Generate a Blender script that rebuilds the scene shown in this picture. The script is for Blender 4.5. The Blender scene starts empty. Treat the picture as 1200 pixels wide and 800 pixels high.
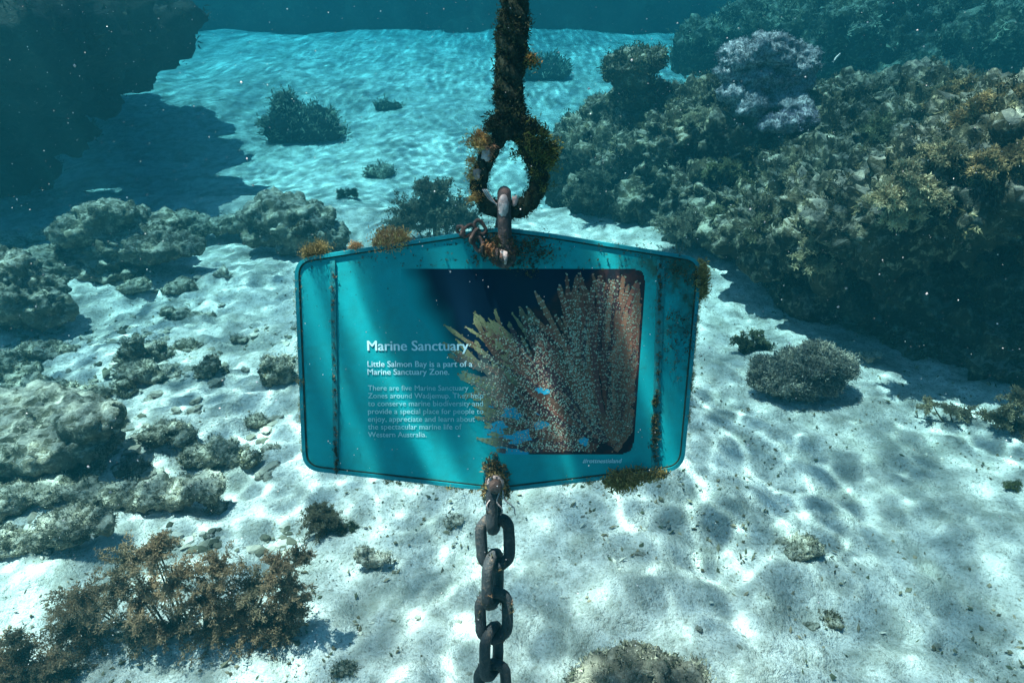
import bpy, bmesh, math
import numpy as np
from mathutils import Vector, Matrix

scene = bpy.context.scene
COL = scene.collection

# ------------------------------------------------------------------ camera
PITCH = math.radians(27.0)
CAM = np.array([0.0, 0.0, 1.6])
FPX = 800.0
cam_d = bpy.data.cameras.new('camera')
cam_d.lens = 24.0; cam_d.sensor_width = 36.0
cam_d.clip_start = 0.02; cam_d.clip_end = 200.0
cam = bpy.data.objects.new('camera', cam_d); COL.objects.link(cam)
cam.location = CAM; cam.rotation_euler = (math.pi / 2 - PITCH, 0, 0)
scene.camera = cam

# ------------------------------------------------------------------ light
SUN_DIR = np.array([-0.27, 0.045, 0.95]); SUN_DIR = SUN_DIR / np.linalg.norm(SUN_DIR)   # towards the sun
world = bpy.data.worlds.new('World'); scene.world = world; world.use_nodes = True
nt = world.node_tree
bg = nt.nodes['Background']; bg.inputs['Strength'].default_value = 0.072
sky = nt.nodes.new('ShaderNodeTexSky'); sky.sky_type = 'NISHITA'; sky.sun_disc = False
sky.sun_elevation = math.asin(SUN_DIR[2]); sky.sun_rotation = math.atan2(SUN_DIR[0], SUN_DIR[1])
nt.links.new(sky.outputs['Color'], bg.inputs['Color'])
sun_d = bpy.data.lights.new('sun', 'SUN'); sun_d.energy = 5.0; sun_d.angle = math.radians(0.4)
sun_d.color = (1.0, 0.70, 0.61)
sun = bpy.data.objects.new('sun', sun_d); COL.objects.link(sun)
sun.rotation_euler = Vector(SUN_DIR).to_track_quat('Z', 'Y').to_euler(); sun.location = (-1, 0, 9)

vs = scene.view_settings
vs.view_transform = 'Standard'; vs.look = 'None'; vs.gamma = 1.0; vs.use_curve_mapping = False
vs.exposure = 2.5
vs.use_white_balance = False

cy = scene.cycles
cy.use_denoising = True
cy.use_adaptive_sampling = False
cy.max_bounces = 5; cy.diffuse_bounces = 2; cy.glossy_bounces = 1; cy.transmission_bounces = 2
cy.volume_bounces = 1; cy.transparent_max_bounces = 8
cy.sample_clamp_indirect = 4.0
cy.caustics_reflective = False; cy.caustics_refractive = False

TOP_Z = 2.45           # the water's top
rng = np.random.default_rng(7)

# ------------------------------------------------------------------ helpers
def tag(o, label=None, cat=None, group=None, kind=None):
    if label: o['label'] = label
    if cat: o['category'] = cat
    if group: o['group'] = group
    if kind: o['kind'] = kind
    return o

def make_mesh(name, v, f, smooth=True, col=None):
    v = np.ascontiguousarray(v, dtype=np.float32); f = np.asarray(f, dtype=np.int32)
    me = bpy.data.meshes.new(name)
    n, k = f.shape
    me.vertices.add(len(v)); me.vertices.foreach_set('co', v.ravel())
    me.loops.add(n * k); me.loops.foreach_set('vertex_index', f.ravel())
    me.polygons.add(n)
    me.polygons.foreach_set('loop_start', np.arange(0, n * k, k, dtype=np.int32))
    me.polygons.foreach_set('loop_total', np.full(n, k, dtype=np.int32))
    me.update(calc_edges=True)
    me.polygons.foreach_set('use_smooth', np.full(n, bool(smooth)))
    if col is not None:
        c = np.ones((len(v), 4), dtype=np.float32); c[:, :3] = col
        a = me.color_attributes.new('Col', 'FLOAT_COLOR', 'POINT'); a.data.foreach_set('color', c.ravel())
    me.validate()
    return me

def add(name, me, mat=None, parent=None):
    o = bpy.data.objects.new(name, me); COL.objects.link(o)
    if mat is not None and me is not None and not me.materials: me.materials.append(mat)
    if parent is not None: o.parent = parent
    return o

def empty(name, loc=(0, 0, 0)):
    o = bpy.data.objects.new(name, None); COL.objects.link(o); o.location = loc; o.empty_display_size = 0.05
    return o

class Acc:                       # collects vertex and triangle arrays into one mesh
    def __init__(s): s.v = []; s.f = []; s.c = []; s.n = 0
    def add(s, v, f, c=None):
        v = np.asarray(v, float); f = np.asarray(f, int)
        if f.shape[1] == 4: f = np.vstack([f[:, [0, 1, 2]], f[:, [0, 2, 3]]])
        s.v.append(v); s.f.append(f + s.n); s.n += len(v)
        if c is not None: s.c.append(np.broadcast_to(np.asarray(c, float), (len(v), 3)))
    def mesh(s, name, smooth=True):
        return make_mesh(name, np.vstack(s.v), np.vstack(s.f), smooth, np.vstack(s.c) if s.c else None)

def _hash(i, j, k, seed):
    h = (i * 374761393 + j * 668265263 + k * 2147483647 + seed * 1274126177) & 0xFFFFFFFF
    h = ((h ^ (h >> 13)) * 1274126177) & 0xFFFFFFFF
    h = ((h ^ (h >> 16)) * 2246822519) & 0xFFFFFFFF
    return ((h ^ (h >> 15)) & 0xFFFFFF).astype(float) / 0x7FFFFF - 1.0

def noise(p, seed=0):
    p = np.asarray(p, float); i = np.floor(p).astype(np.int64); f = p - i
    u = f * f * f * (f * (f * 6 - 15) + 10)
    r = 0
    for a in (0, 1):
        for b in (0, 1):
            for c in (0, 1):
                w = (u[:, 0] if a else 1 - u[:, 0]) * (u[:, 1] if b else 1 - u[:, 1]) * (u[:, 2] if c else 1 - u[:, 2])
                r = r + w * _hash(i[:, 0] + a, i[:, 1] + b, i[:, 2] + c, seed)
    return r

def fbm(p, octv=4, seed=0, gain=0.5, lac=2.03, billow=False):
    a, s, r = 1.0, 1.0, 0
    for o in range(octv):
        n = noise(p * s + 17.3 * o, seed + o)
        if billow: n = np.abs(n) * 2 - 0.6
        r = r + a * n; a *= gain; s *= lac
    return r

def ray(px, py):
    dx = (px - 600.0) / FPX; dy = (400.0 - py) / FPX
    c, s = math.cos(PITCH), math.sin(PITCH)
    return np.array([dx, c + dy * s, -s + dy * c])

def at(px, py, Y):               # the point in the place seen at a pixel, Y metres away
    d = ray(px, py); return CAM + d * (Y / d[1])

def sstep(a, b, x):
    t = np.clip((x - a) / (b - a), 0, 1); return t * t * (3 - 2 * t)

def ground_h(x, y):
    x = np.asarray(x, float); y = np.asarray(y, float)
    q = np.stack([x, y, np.zeros_like(x)], -1).reshape(-1, 3)
    h = 0.74 * sstep(5.5, 15.5, y)
    h = h + 0.10 * sstep(3.6, 5.2, y + 0.25 * x) - 0.22 * sstep(5.2, 5.9, y + 0.12 * x) * (1 - sstep(7, 10, y))
    r = fbm(q * 0.8, 3, 5).reshape(x.shape) * 0.07
    r = r + fbm(q * 3.1, 3, 9).reshape(x.shape) * 0.022
    r = r + fbm(q * np.array([7.0, 11.0, 1]), 3, 12, billow=True).reshape(x.shape) * 0.006
    return h + r * np.clip((y + 2) / 3, 0.3, 1)

_ts = np.arange(1.2, 22, 0.015)
def ground(px, py):              # where a pixel's line of sight meets the sand
    d = ray(px, py)
    q = CAM + d * _ts[:, None]
    below = q[:, 2] <= ground_h(q[:, 0], q[:, 1])
    return q[int(np.argmax(below))] if below.any() else q[-1]

# ------------------------------------------------------------------ materials
def ramp(nt, fac, stops, interp='LINEAR'):
    r = nt.nodes.new('ShaderNodeValToRGB'); r.color_ramp.interpolation = interp
    e = r.color_ramp.elements
    while len(e) > 1: e.remove(e[-1])
    for i, (p, c) in enumerate(stops):
        x = e[0] if i == 0 else e.new(p)
        x.position = p; x.color = (*c, 1)
    nt.links.new(fac, r.inputs['Fac']); return r.outputs['Color']

def tex(nt, kind, scale, detail=4, rough=0.55, coord='Object', vec=None, **kw):
    t = nt.nodes.new(kind)
    if vec is None:
        tc = nt.nodes.new('ShaderNodeTexCoord'); vec = tc.outputs[coord]
    nt.links.new(vec, t.inputs['Vector'])
    t.inputs['Scale'].default_value = scale
    if 'Detail' in t.inputs: t.inputs['Detail'].default_value = detail
    if 'Roughness' in t.inputs: t.inputs['Roughness'].default_value = rough
    for k, v in kw.items(): t.inputs[k].default_value = v
    return t

def mixc(nt, fac, a, b, mode='MIX'):
    m = nt.nodes.new('ShaderNodeMix'); m.data_type = 'RGBA'; m.blend_type = mode
    for s, v in ((m.inputs[0], fac), (m.inputs[6], a), (m.inputs[7], b)):
        if isinstance(v, (int, float)): s.default_value = v
        elif isinstance(v, tuple): s.default_value = (*v, 1)
        else: nt.links.new(v, s)
    return m.outputs[2]

def math_n(nt, op, a, b=0.0, clamp=False):
    m = nt.nodes.new('ShaderNodeMath'); m.operation = op; m.use_clamp = clamp
    for s, v in ((m.inputs[0], a), (m.inputs[1], b)):
        if isinstance(v, (int, float)): s.default_value = v
        else: nt.links.new(v, s)
    return m.outputs[0]

def new_mat(name, rough=0.85, spec=0.15):
    m = bpy.data.materials.new(name); m.use_nodes = True
    b = m.node_tree.nodes['Principled BSDF']
    b.inputs['Roughness'].default_value = rough; b.inputs['Specular IOR Level'].default_value = spec
    return m, m.node_tree, b

def bump(nt, b, height, strength=0.5, dist=0.01):
    n = nt.nodes.new('ShaderNodeBump'); n.inputs['Strength'].default_value = strength; n.inputs['Distance'].default_value = dist
    nt.links.new(height, n.inputs['Height']); nt.links.new(n.outputs['Normal'], b.inputs['Normal'])

def sand_mat():
    m, nt, b = new_mat('sand', 0.9, 0.1)
    big = tex(nt, 'ShaderNodeTexNoise', 1.7, 5, 0.6)
    mid = tex(nt, 'ShaderNodeTexNoise', 9.0, 6, 0.65)
    fine = tex(nt, 'ShaderNodeTexNoise', 95.0, 4, 0.7)
    grit = tex(nt, 'ShaderNodeTexVoronoi', 140.0)
    base = ramp(nt, big.outputs['Fac'], [(0.32, (0.55, 0.54, 0.50)), (0.48, (0.78, 0.76, 0.71)), (0.64, (0.88, 0.86, 0.81))])
    film = ramp(nt, mid.outputs['Fac'], [(0.45, (0, 0, 0)), (0.62, (1, 1, 1))])
    base = mixc(nt, math_n(nt, 'MULTIPLY', film, 0.62), base, (0.31, 0.32, 0.28))
    st = tex(nt, 'ShaderNodeTexNoise', 4.3, 9, 0.7, Distortion=0.6)
    stain = ramp(nt, st.outputs['Fac'], [(0.50, (0, 0, 0)), (0.60, (1, 1, 1))])
    base = mixc(nt, math_n(nt, 'MULTIPLY', stain, 0.58), base, (0.27, 0.29, 0.25))
    mid2 = tex(nt, 'ShaderNodeTexNoise', 30.0, 6, 0.72)
    film2 = ramp(nt, mid2.outputs['Fac'], [(0.52, (0, 0, 0)), (0.66, (1, 1, 1))])
    base = mixc(nt, math_n(nt, 'MULTIPLY', film2, 0.55), base, (0.27, 0.27, 0.22))
    sp = ramp(nt, fine.outputs['Fac'], [(0.53, (0, 0, 0)), (0.66, (1, 1, 1))])
    base = mixc(nt, math_n(nt, 'MULTIPLY', sp, 0.75), base, (0.22, 0.20, 0.16))
    sp2 = ramp(nt, grit.outputs['Distance'], [(0.05, (1, 1, 1)), (0.22, (0, 0, 0))])
    base = mixc(nt, math_n(nt, 'MULTIPLY', sp2, 0.25), base, (0.92, 0.88, 0.8))
    nt.links.new(base, b.inputs['Base Color'])
    h = math_n(nt, 'ADD', math_n(nt, 'MULTIPLY', mid.outputs['Fac'], 1.6), math_n(nt, 'MULTIPLY', fine.outputs['Fac'], 0.5))
    bump(nt, b, h, 1.0, 0.035)
    return m

def rock_mat(name, dark, mid, pale, accent, pale_at=0.60, scale=1.0, bs=1.0, dust=0.0):
    m, nt, b = new_mat(name, 0.92, 0.1)
    n1 = tex(nt, 'ShaderNodeTexNoise', 5.0 * scale, 6, 0.62)
    n2 = tex(nt, 'ShaderNodeTexNoise', 22.0 * scale, 6, 0.68)
    n3 = tex(nt, 'ShaderNodeTexNoise', 80.0 * scale, 4, 0.7)
    vor = tex(nt, 'ShaderNodeTexVoronoi', 46.0 * scale)
    c = ramp(nt, n1.outputs['Fac'], [(0.36, dark), (0.50, mid), (0.64, accent)])
    f = ramp(nt, n2.outputs['Fac'], [(pale_at - 0.08, (0, 0, 0)), (pale_at + 0.06, (1, 1, 1))])
    c = mixc(nt, math_n(nt, 'MULTIPLY', f, 0.85), c, pale)
    d = ramp(nt, n3.outputs['Fac'], [(0.50, (0, 0, 0)), (0.66, (1, 1, 1))])
    c = mixc(nt, math_n(nt, 'MULTIPLY', d, 0.7), c, dark)
    v = ramp(nt, vor.outputs['Distance'], [(0.06, (1, 1, 1)), (0.18, (0, 0, 0))])
    c = mixc(nt, math_n(nt, 'MULTIPLY', v, 0.35), c, pale)
    if dust:                       # sand settled in patches on the upward faces
        g = nt.nodes.new('ShaderNodeNewGeometry'); sp = nt.nodes.new('ShaderNodeSeparateXYZ'); nt.links.new(g.outputs['True Normal'], sp.inputs[0])
        k = math_n(nt, 'ADD', math_n(nt, 'MULTIPLY', sp.outputs['Z'], 0.45), math_n(nt, 'ADD', math_n(nt, 'MULTIPLY', n1.outputs['Fac'], 0.5), math_n(nt, 'MULTIPLY', n2.outputs['Fac'], 0.6)))
        k = ramp(nt, k, [(0.76, (0, 0, 0)), (0.96, (1, 1, 1))])
        c = mixc(nt, math_n(nt, 'MULTIPLY', k, dust), c, (0.62, 0.60, 0.52))
    nt.links.new(c, b.inputs['Base Color'])
    h = math_n(nt, 'ADD', math_n(nt, 'MULTIPLY', n2.outputs['Fac'], 1.0), math_n(nt, 'MULTIPLY', n3.outputs['Fac'], 0.45))
    bump(nt, b, h, 0.9, 0.035 * bs / scale)
    return m

def plain_mat(name, c1, c2, scale=30, rough=0.8, spec=0.15, bs=0.003):
    m, nt, b = new_mat(name, rough, spec)
    n = tex(nt, 'ShaderNodeTexNoise', scale, 5, 0.65)
    nt.links.new(ramp(nt, n.outputs['Fac'], [(0.35, c1), (0.65, c2)]), b.inputs['Base Color'])
    if bs: bump(nt, b, n.outputs['Fac'], 0.8, bs)
    return m

def leaf_mat(name, trans=0.35):
    m, nt, b = new_mat(name, 0.75, 0.12)
    a = nt.nodes.new('ShaderNodeAttribute'); a.attribute_name = 'Col'
    nt.links.new(a.outputs['Color'], b.inputs['Base Color'])
    t = nt.nodes.new('ShaderNodeBsdfTranslucent'); nt.links.new(a.outputs['Color'], t.inputs['Color'])
    mx = nt.nodes.new('ShaderNodeMixShader'); mx.inputs[0].default_value = trans
    out = nt.nodes['Material Output']
    nt.links.new(b.outputs[0], mx.inputs[1]); nt.links.new(t.outputs[0], mx.inputs[2]); nt.links.new(mx.outputs[0], out.inputs['Surface'])
    return m

def vcol_mat(name, rough=0.6, spec=0.2):
    m, nt, b = new_mat(name, rough, spec)
    a = nt.nodes.new('ShaderNodeAttribute'); a.attribute_name = 'Col'
    nt.links.new(a.outputs['Color'], b.inputs['Base Color'])
    return m

M_SAND = sand_mat()
M_REEF = rock_mat('reef_rock', (0.014, 0.019, 0.015), (0.045, 0.046, 0.028), (0.46, 0.41, 0.27), (0.11, 0.095, 0.055), 0.605, dust=0.28)
M_ROCK = rock_mat('crusted_rock', (0.06, 0.065, 0.045), (0.13, 0.125, 0.085), (0.58, 0.53, 0.40), (0.26, 0.235, 0.165), 0.585, 1.3, dust=0.42)
M_FARROCK = rock_mat('far_reef_rock', (0.02, 0.025, 0.02), (0.05, 0.055, 0.04), (0.16, 0.15, 0.10), (0.09, 0.08, 0.06), 0.62, 0.5)
M_LILAC = rock_mat('lilac_coral', (0.05, 0.055, 0.06), (0.13, 0.125, 0.145), (0.50, 0.49, 0.50), (0.22, 0.21, 0.23), 0.52, 2.8)
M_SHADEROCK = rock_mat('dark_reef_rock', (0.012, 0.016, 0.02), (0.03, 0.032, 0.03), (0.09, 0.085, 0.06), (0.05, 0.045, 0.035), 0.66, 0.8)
M_LEAF = leaf_mat('algae_leaf')
M_STONE = rock_mat('rubble_stone', (0.13, 0.12, 0.09), (0.30, 0.27, 0.21), (0.66, 0.60, 0.49), (0.44, 0.40, 0.31), 0.56, 4.0, dust=0.5)

# ------------------------------------------------------------------ the water: surface sheet with ripple light painted into its tint, and the body of water
def wave_light(L, N, waves, kmin, kmax, focus, seed, depth=2.35):
    """How sunlight is concentrated below a rippled surface: rays refracted by the waves, counted where they land."""
    r = np.random.default_rng(seed)
    M = 1500
    g = (np.arange(M) + 0.5) / M * L
    GX = np.zeros((M, M)); GY = np.zeros((M, M))
    for k in range(waves):
        m, n = r.integers(-kmax, kmax + 1), r.integers(-int(kmax * 0.8), int(kmax * 0.8) + 1)
        kk = math.hypot(m, n * 1.15)
        a = 0.030 * max(kk, 1) ** -1.55 * (0.5 + r.random()); ph = r.random() * 6.283
        if kk < kmin or kk > kmax * 1.1: continue
        kx, ky = 2 * math.pi * m / L, 2 * math.pi * n / L
        s = -a * np.imag(np.exp(1j * (kx * g + ph))[:, None] * np.exp(1j * ky * g)[None])
        GX += s * kx; GY += s * ky
    out = 0
    for d, w in ((depth, 0.62), (depth * 0.55, 0.38)):
        ix = (((g[:, None] - 0.25 * d * focus * GX) % L) / L * N).astype(np.int64) % N
        iy = (((g[None] - 0.25 * d * focus * GY) % L) / L * N).astype(np.int64) % N
        out = out + w * np.bincount((ix * N + iy).ravel(), minlength=N * N).reshape(N, N) / (M * M / N / N)
    return out

def soften(img, s, L):
    fr = np.fft.fftfreq(len(img), d=L / len(img)); FX, FY = np.meshgrid(fr, fr, indexing='ij')
    return np.real(np.fft.ifft2(np.fft.fft2(img) * np.exp(-2 * (math.pi * s) ** 2 * (FX ** 2 + FY ** 2))))

def build_water():
    L, N = 5.2, 480
    A = wave_light(L, N, 90, 3, 26, 1.9, 3); B = wave_light(L, N, 46, 1.5, 13, 2.6, 8)
    C = wave_light(L, N, 130, 8, 42, 2.2, 12); D = wave_light(L, N, 190, 11, 50, 0.95, 14)
    I_far = (0.60 * soften(D, 0.012, L) + 0.40 * soften(A, 0.05, L)) * (0.6 + 0.4 * soften(B, 0.10, L))
    I_near = (0.62 * soften(D, 0.004, L) + 0.26 * soften(C, 0.006, L) + 0.12 * soften(A, 0.012, L)) * (0.66 + 0.34 * soften(A, 0.06, L)) * (0.80 + 0.20 * soften(B, 0.08, L))
    I_calm = (0.5 * soften(A, 0.045, L) + 0.5 * soften(np.roll(B, (90, 200), (0, 1)), 0.05, L)) * (0.7 + 0.3 * soften(C, 0.02, L))
    I_fine = (0.40 * soften(C, 0.005, L) + 0.60 * soften(D, 0.003, L)) * (0.40 + 0.60 * soften(A, 0.03, L))
    def axis(lo, a, b, hi, fine, coarse):
        mid = np.arange(a, b, fine)
        left = a - np.cumsum(np.geomspace(fine, coarse, 60)); left = np.append(left[left > lo], lo)[::-1]
        right = b + np.cumsum(np.geomspace(fine, coarse, 60)) - fine; right = np.append(right[right < hi], hi)
        return np.concatenate([left, mid, right])
    xs = axis(-40, -4.4, 3.4, 40, 0.036, 1.2); ys = axis(-12, 0.4, 8.5, 40, 0.036, 1.2)
    xs = np.unique(np.r_[xs[(xs < -1.9) | (xs > 1.6)], np.arange(-1.9, 1.6, 0.013)]); ys = np.unique(np.r_[ys[(ys < 1.12) | (ys > 3.0)], np.arange(1.12, 3.0, 0.013)])
    xs = np.unique(np.r_[xs[(xs < -0.85) | (xs > 0.05)], np.arange(-0.85, 0.05, 0.0065)]); ys = np.unique(np.r_[ys[(ys < 0.82) | (ys > 1.12)], np.arange(0.82, 1.12, 0.008)])
    X, Y = np.meshgrid(xs, ys, indexing='ij')
    u = (X / L % 1) * N; v = (Y / L % 1) * N
    i0 = np.floor(u).astype(int) % N; j0 = np.floor(v).astype(int) % N; fu = u - np.floor(u); fv = v - np.floor(v)
    i1 = (i0 + 1) % N; j1 = (j0 + 1) % N
    def pick(I): return I[i0, j0] * (1 - fu) * (1 - fv) + I[i1, j0] * fu * (1 - fv) + I[i0, j1] * (1 - fu) * fv + I[i1, j1] * fu * fv
    w = sstep(3.2, 5.5, Y); w2 = 1 - sstep(1.12, 1.25, Y)
    q = np.stack([X, Y, 0 * X], -1).reshape(-1, 3)
    env = 0.90 + 0.30 * fbm(q * 0.42, 2, 77).reshape(X.shape)
    calm = sstep(-0.25, 0.45, fbm(q * np.array([1.3, 0.9, 1]), 3, 79).reshape(X.shape)) * 0.85      # where the painted ripple light is blurred
    near = pick(I_near) * (1 - calm) + pick(I_calm) * calm
    far = pick(I_far) * (1 - 0.6 * calm) + pick(I_calm) * 0.6 * calm
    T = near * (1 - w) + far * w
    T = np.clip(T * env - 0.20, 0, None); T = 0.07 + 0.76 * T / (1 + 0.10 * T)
    sign_light_ramp = 1.25 - 0.75 * sstep(-0.52, -0.30, X)  # added light gradient, making the sign's left bright and its right dark
    T = T * (1 - w2) + (0.03 + 1.15 * sign_light_ramp * np.clip(pick(I_fine) - 0.42, 0, None)) * w2  # sunlit streaks for the sign, put into the sheet's tint
    nx, ny = X.shape
    Z = TOP_Z + 0.012 * fbm(q * 2.2, 2, 31).reshape(X.shape)
    idx = np.arange(nx * ny).reshape(nx, ny)
    f = np.stack([idx[:-1, :-1], idx[1:, :-1], idx[1:, 1:], idx[:-1, 1:]], -1).reshape(-1, 4)
    col = np.repeat(np.clip(T, 0, 1.8).reshape(-1, 1), 3, 1)  # caustic light held as vertex colour, filtering the sun from above
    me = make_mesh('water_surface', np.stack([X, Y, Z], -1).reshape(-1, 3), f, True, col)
    m = bpy.data.materials.new('water_light_pattern'); m.use_nodes = True
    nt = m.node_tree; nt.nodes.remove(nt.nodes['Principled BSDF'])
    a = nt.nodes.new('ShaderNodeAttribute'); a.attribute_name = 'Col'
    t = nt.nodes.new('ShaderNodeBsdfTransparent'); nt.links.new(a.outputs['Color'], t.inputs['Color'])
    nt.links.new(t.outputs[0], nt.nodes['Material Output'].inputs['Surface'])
    o = add('water_surface', me, m)
    tag(o, 'sea surface overhead, out of view, its tint patterned like rippled sunlight', kind='structure')

def build_haze():
    bm = bmesh.new(); bmesh.ops.create_cube(bm, size=1.0)
    me = bpy.data.meshes.new('haze'); bm.to_mesh(me); bm.free()
    o = bpy.data.objects.new('haze', me); COL.objects.link(o)
    z0, z1 = -1.6, TOP_Z - 0.06
    o.location = (0, 14, (z0 + z1) / 2); o.scale = (84, 56, z1 - z0)
    m = bpy.data.materials.new('sea_water'); m.use_nodes = True
    nt = m.node_tree; nt.nodes.remove(nt.nodes['Principled BSDF'])
    v = nt.nodes.new('ShaderNodeVolumePrincipled')
    v.inputs['Density'].default_value = 0.42
    v.inputs['Color'].default_value = (0.0032, 0.028, 0.0345, 1)
    v.inputs['Absorption Color'].default_value = (0.09, 0.52, 0.61, 1)
    v.inputs['Anisotropy'].default_value = 0.2
    nt.links.new(v.outputs[0], nt.nodes['Material Output'].inputs['Volume'])
    me.materials.append(m)
    tag(o, 'clear turquoise sea water filling the whole bay', kind='stuff')

def build_seabed():
    def axis(lo, a, b, hi, fine, coarse, n=70):
        mid = np.arange(a, b, fine)
        g = np.cumsum(np.geomspace(fine, coarse, n))
        left = a - g; left = np.append(left[left > lo], lo)[::-1]
        right = b + g - fine; right = np.append(right[right < hi], hi)
        return np.concatenate([left, mid, right])
    xs = axis(-40, -2.6, 2.3, 40, 0.018, 1.0); ys = axis(-12, 0.9, 3.8, 40, 0.016, 0.9, 100)
    X, Y = np.meshgrid(xs, ys, indexing='ij')
    Z = ground_h(X, Y)
    q = np.stack([X, Y, 0 * X], -1).reshape(-1, 3)
    near = 1 - sstep(3.5, 6.5, Y)
    Z = Z + near * (fbm(q * 26, 3, 41).reshape(X.shape) * 0.0045 + fbm(q * 8, 3, 43, billow=True).reshape(X.shape) * 0.008)
    left = sstep(-0.2, -1.1, X) * sstep(1.4, 1.9, Y) * (1 - sstep(3.8, 4.6, Y))
    Z = Z + left * np.clip(fbm(q * 11, 3, 47, billow=True).reshape(X.shape), -0.3, 1) * 0.016
    pits = np.clip(fbm(q * 13, 2, 51).reshape(X.shape) - 0.55, 0, None)
    Z = Z - near * pits * 0.02
    nx, ny = X.shape
    idx = np.arange(nx * ny).reshape(nx, ny)
    f = np.stack([idx[:-1, :-1], idx[1:, :-1], idx[1:, 1:], idx[:-1, 1:]], -1).reshape(-1, 4)
    o = add('seabed', make_mesh('seabed', np.stack([X, Y, Z], -1).reshape(-1, 3), f), M_SAND)
    tag(o, 'pale rippled sand of the sea floor', kind='structure')

build_water(); build_haze(); build_seabed()

# ------------------------------------------------------------------ rocks and reef
_ico = {}
def ico(sub):
    if sub not in _ico:
        bm = bmesh.new(); bmesh.ops.create_icosphere(bm, subdivisions=sub, radius=1.0)
        bm.verts.ensure_lookup_table()
        v = np.array([x.co[:] for x in bm.verts]); f = np.array([[a.index for a in t.verts] for t in bm.faces]); bm.free()
        _ico[sub] = (v, f)
    return _ico[sub]

def mesh_arrays(me):
    v = np.empty(len(me.vertices) * 3, np.float32); me.vertices.foreach_get('co', v); v = v.reshape(-1, 3).astype(float)
    n = np.empty(len(me.vertices) * 3, np.float32); me.vertices.foreach_get('normal', n); n = n.reshape(-1, 3).astype(float)
    return v, n

def displace(me, seed, amp, freq):
    """Lumps, crust and pits pushed out along the normals."""
    v, n = mesh_arrays(me)
    d = amp * (0.60 * fbm(v * freq, 3, seed) + 0.45 * fbm(v * freq * 2.6, 3, seed + 11, billow=True))
    d -= amp * 1.1 * np.clip(fbm(v * freq * 1.7, 2, seed + 23) - 0.45, 0, None)
    d += amp * 0.22 * fbm(v * freq * 9, 3, seed + 37)
    v = v + n * d[:, None]
    me.vertices.foreach_set('co', v.astype(np.float32).ravel()); me.update()

def blob_mesh(name, blobs, voxel, seed, amp, freq, flat=1.0):
    """Overlapping lumps fused into one continuous surface; blobs are (x, y, z, r[, squash])."""
    a = Acc(); sv, sf = ico(3)
    r_ = np.random.default_rng(seed)
    for b in blobs:
        x, y, z, r = b[:4]; sq = b[4] if len(b) > 4 else flat
        s = np.array([r * r_.uniform(0.9, 1.15), r * r_.uniform(0.9, 1.15), r * sq])
        w = sv * (1 + 0.22 * fbm(sv * 1.7 + r_.uniform(0, 90, 3), 2, seed)[:, None])
        a.add(w * s + np.array([x, y, z]), sf)
    src = bpy.data.objects.new('tmp', a.mesh('tmp')); COL.objects.link(src)
    md = src.modifiers.new('r', 'REMESH'); md.mode = 'VOXEL'; md.voxel_size = voxel; md.use_smooth_shade = True
    sm = src.modifiers.new('s', 'SMOOTH'); sm.iterations = 2; sm.factor = 0.5
    dg = bpy.context.evaluated_depsgraph_get()
    me = bpy.data.meshes.new_from_object(src.evaluated_get(dg)); me.name = name
    old = src.data; bpy.data.objects.remove(src); bpy.data.meshes.remove(old)
    displace(me, seed, amp, freq)
    me.polygons.foreach_set('use_smooth', np.ones(len(me.polygons), bool))
    return me

def kites(base, axis, side, length, width, bend=0.0, up=None):
    """Many small leaf blades at once: each a bent four-cornered blade."""
    n = len(base)
    L = length[:, None]; W = width[:, None]
    nrm = np.cross(axis, side)
    mid = base + axis * L * 0.5 + nrm * (bend * length)[:, None]
    tip = base + axis * L
    v = np.stack([base, mid + side * W, tip, mid - side * W], 1).reshape(-1, 3)
    i = np.arange(n) * 4
    f = np.concatenate([np.stack([i, i + 1, i + 2], 1), np.stack([i, i + 2, i + 3], 1)])
    return v, f

def unit(a): return a / np.maximum(np.linalg.norm(a, axis=-1, keepdims=True), 1e-9)

def rand_dirs(r, n):
    return unit(r.normal(size=(n, 3)))

def turf(pts, nrms, n, r, hgt=0.025, per=9, cols=None, spread=0.012):
    """Short algae growing on a surface: n tufts of a few blades."""
    k = r.integers(0, len(pts), n)
    b = np.repeat(pts[k], per, 0) + r.normal(size=(n * per, 3)) * spread * np.repeat(r.uniform(0.4, 1.3, n), per)[:, None]
    ax = unit(np.repeat(nrms[k], per, 0) * 0.8 + rand_dirs(r, n * per) * 0.9 + np.array([0, 0, 0.25]))
    sd = unit(np.cross(ax, rand_dirs(r, n * per)))
    s = np.repeat(r.uniform(0.4, 1.25, n), per) * r.uniform(0.6, 1.2, n * per)
    v, f = kites(b - ax * 0.002, ax, sd, hgt * s, hgt * s * 0.10, r.uniform(-0.35, 0.35, n * per))
    cols = np.array(cols if cols is not None else [(0.05, 0.06, 0.03), (0.13, 0.11, 0.05), (0.20, 0.17, 0.09)])
    c = cols[r.integers(0, len(cols), n)] * r.uniform(0.7, 1.3, n)[:, None]
    return v, f, np.repeat(c, per * 4, 0)

def add_turf(parent, me, n, seed, hgt, per=9, cols=None, up_min=-0.2, spread=None, name='algae', patch=0.0):
    v, nn = mesh_arrays(me)
    zmin = v[:, 2].min()
    ok = (nn[:, 2] > up_min) & (v[:, 2] > zmin + 0.12 * (v[:, 2].max() - zmin))
    if patch: ok &= fbm(v * patch, 2, seed + 3) > 0.05
    if ok.sum() < 5: return
    r = np.random.default_rng(seed)
    tv, tf, tc = turf(v[ok], nn[ok], n, r, hgt, per, cols, spread or hgt * 0.5)
    o = add(name, make_mesh(name, tv, tf, False, tc), M_LEAF, parent)
    tag(o, kind='stuff')
    return o

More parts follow.
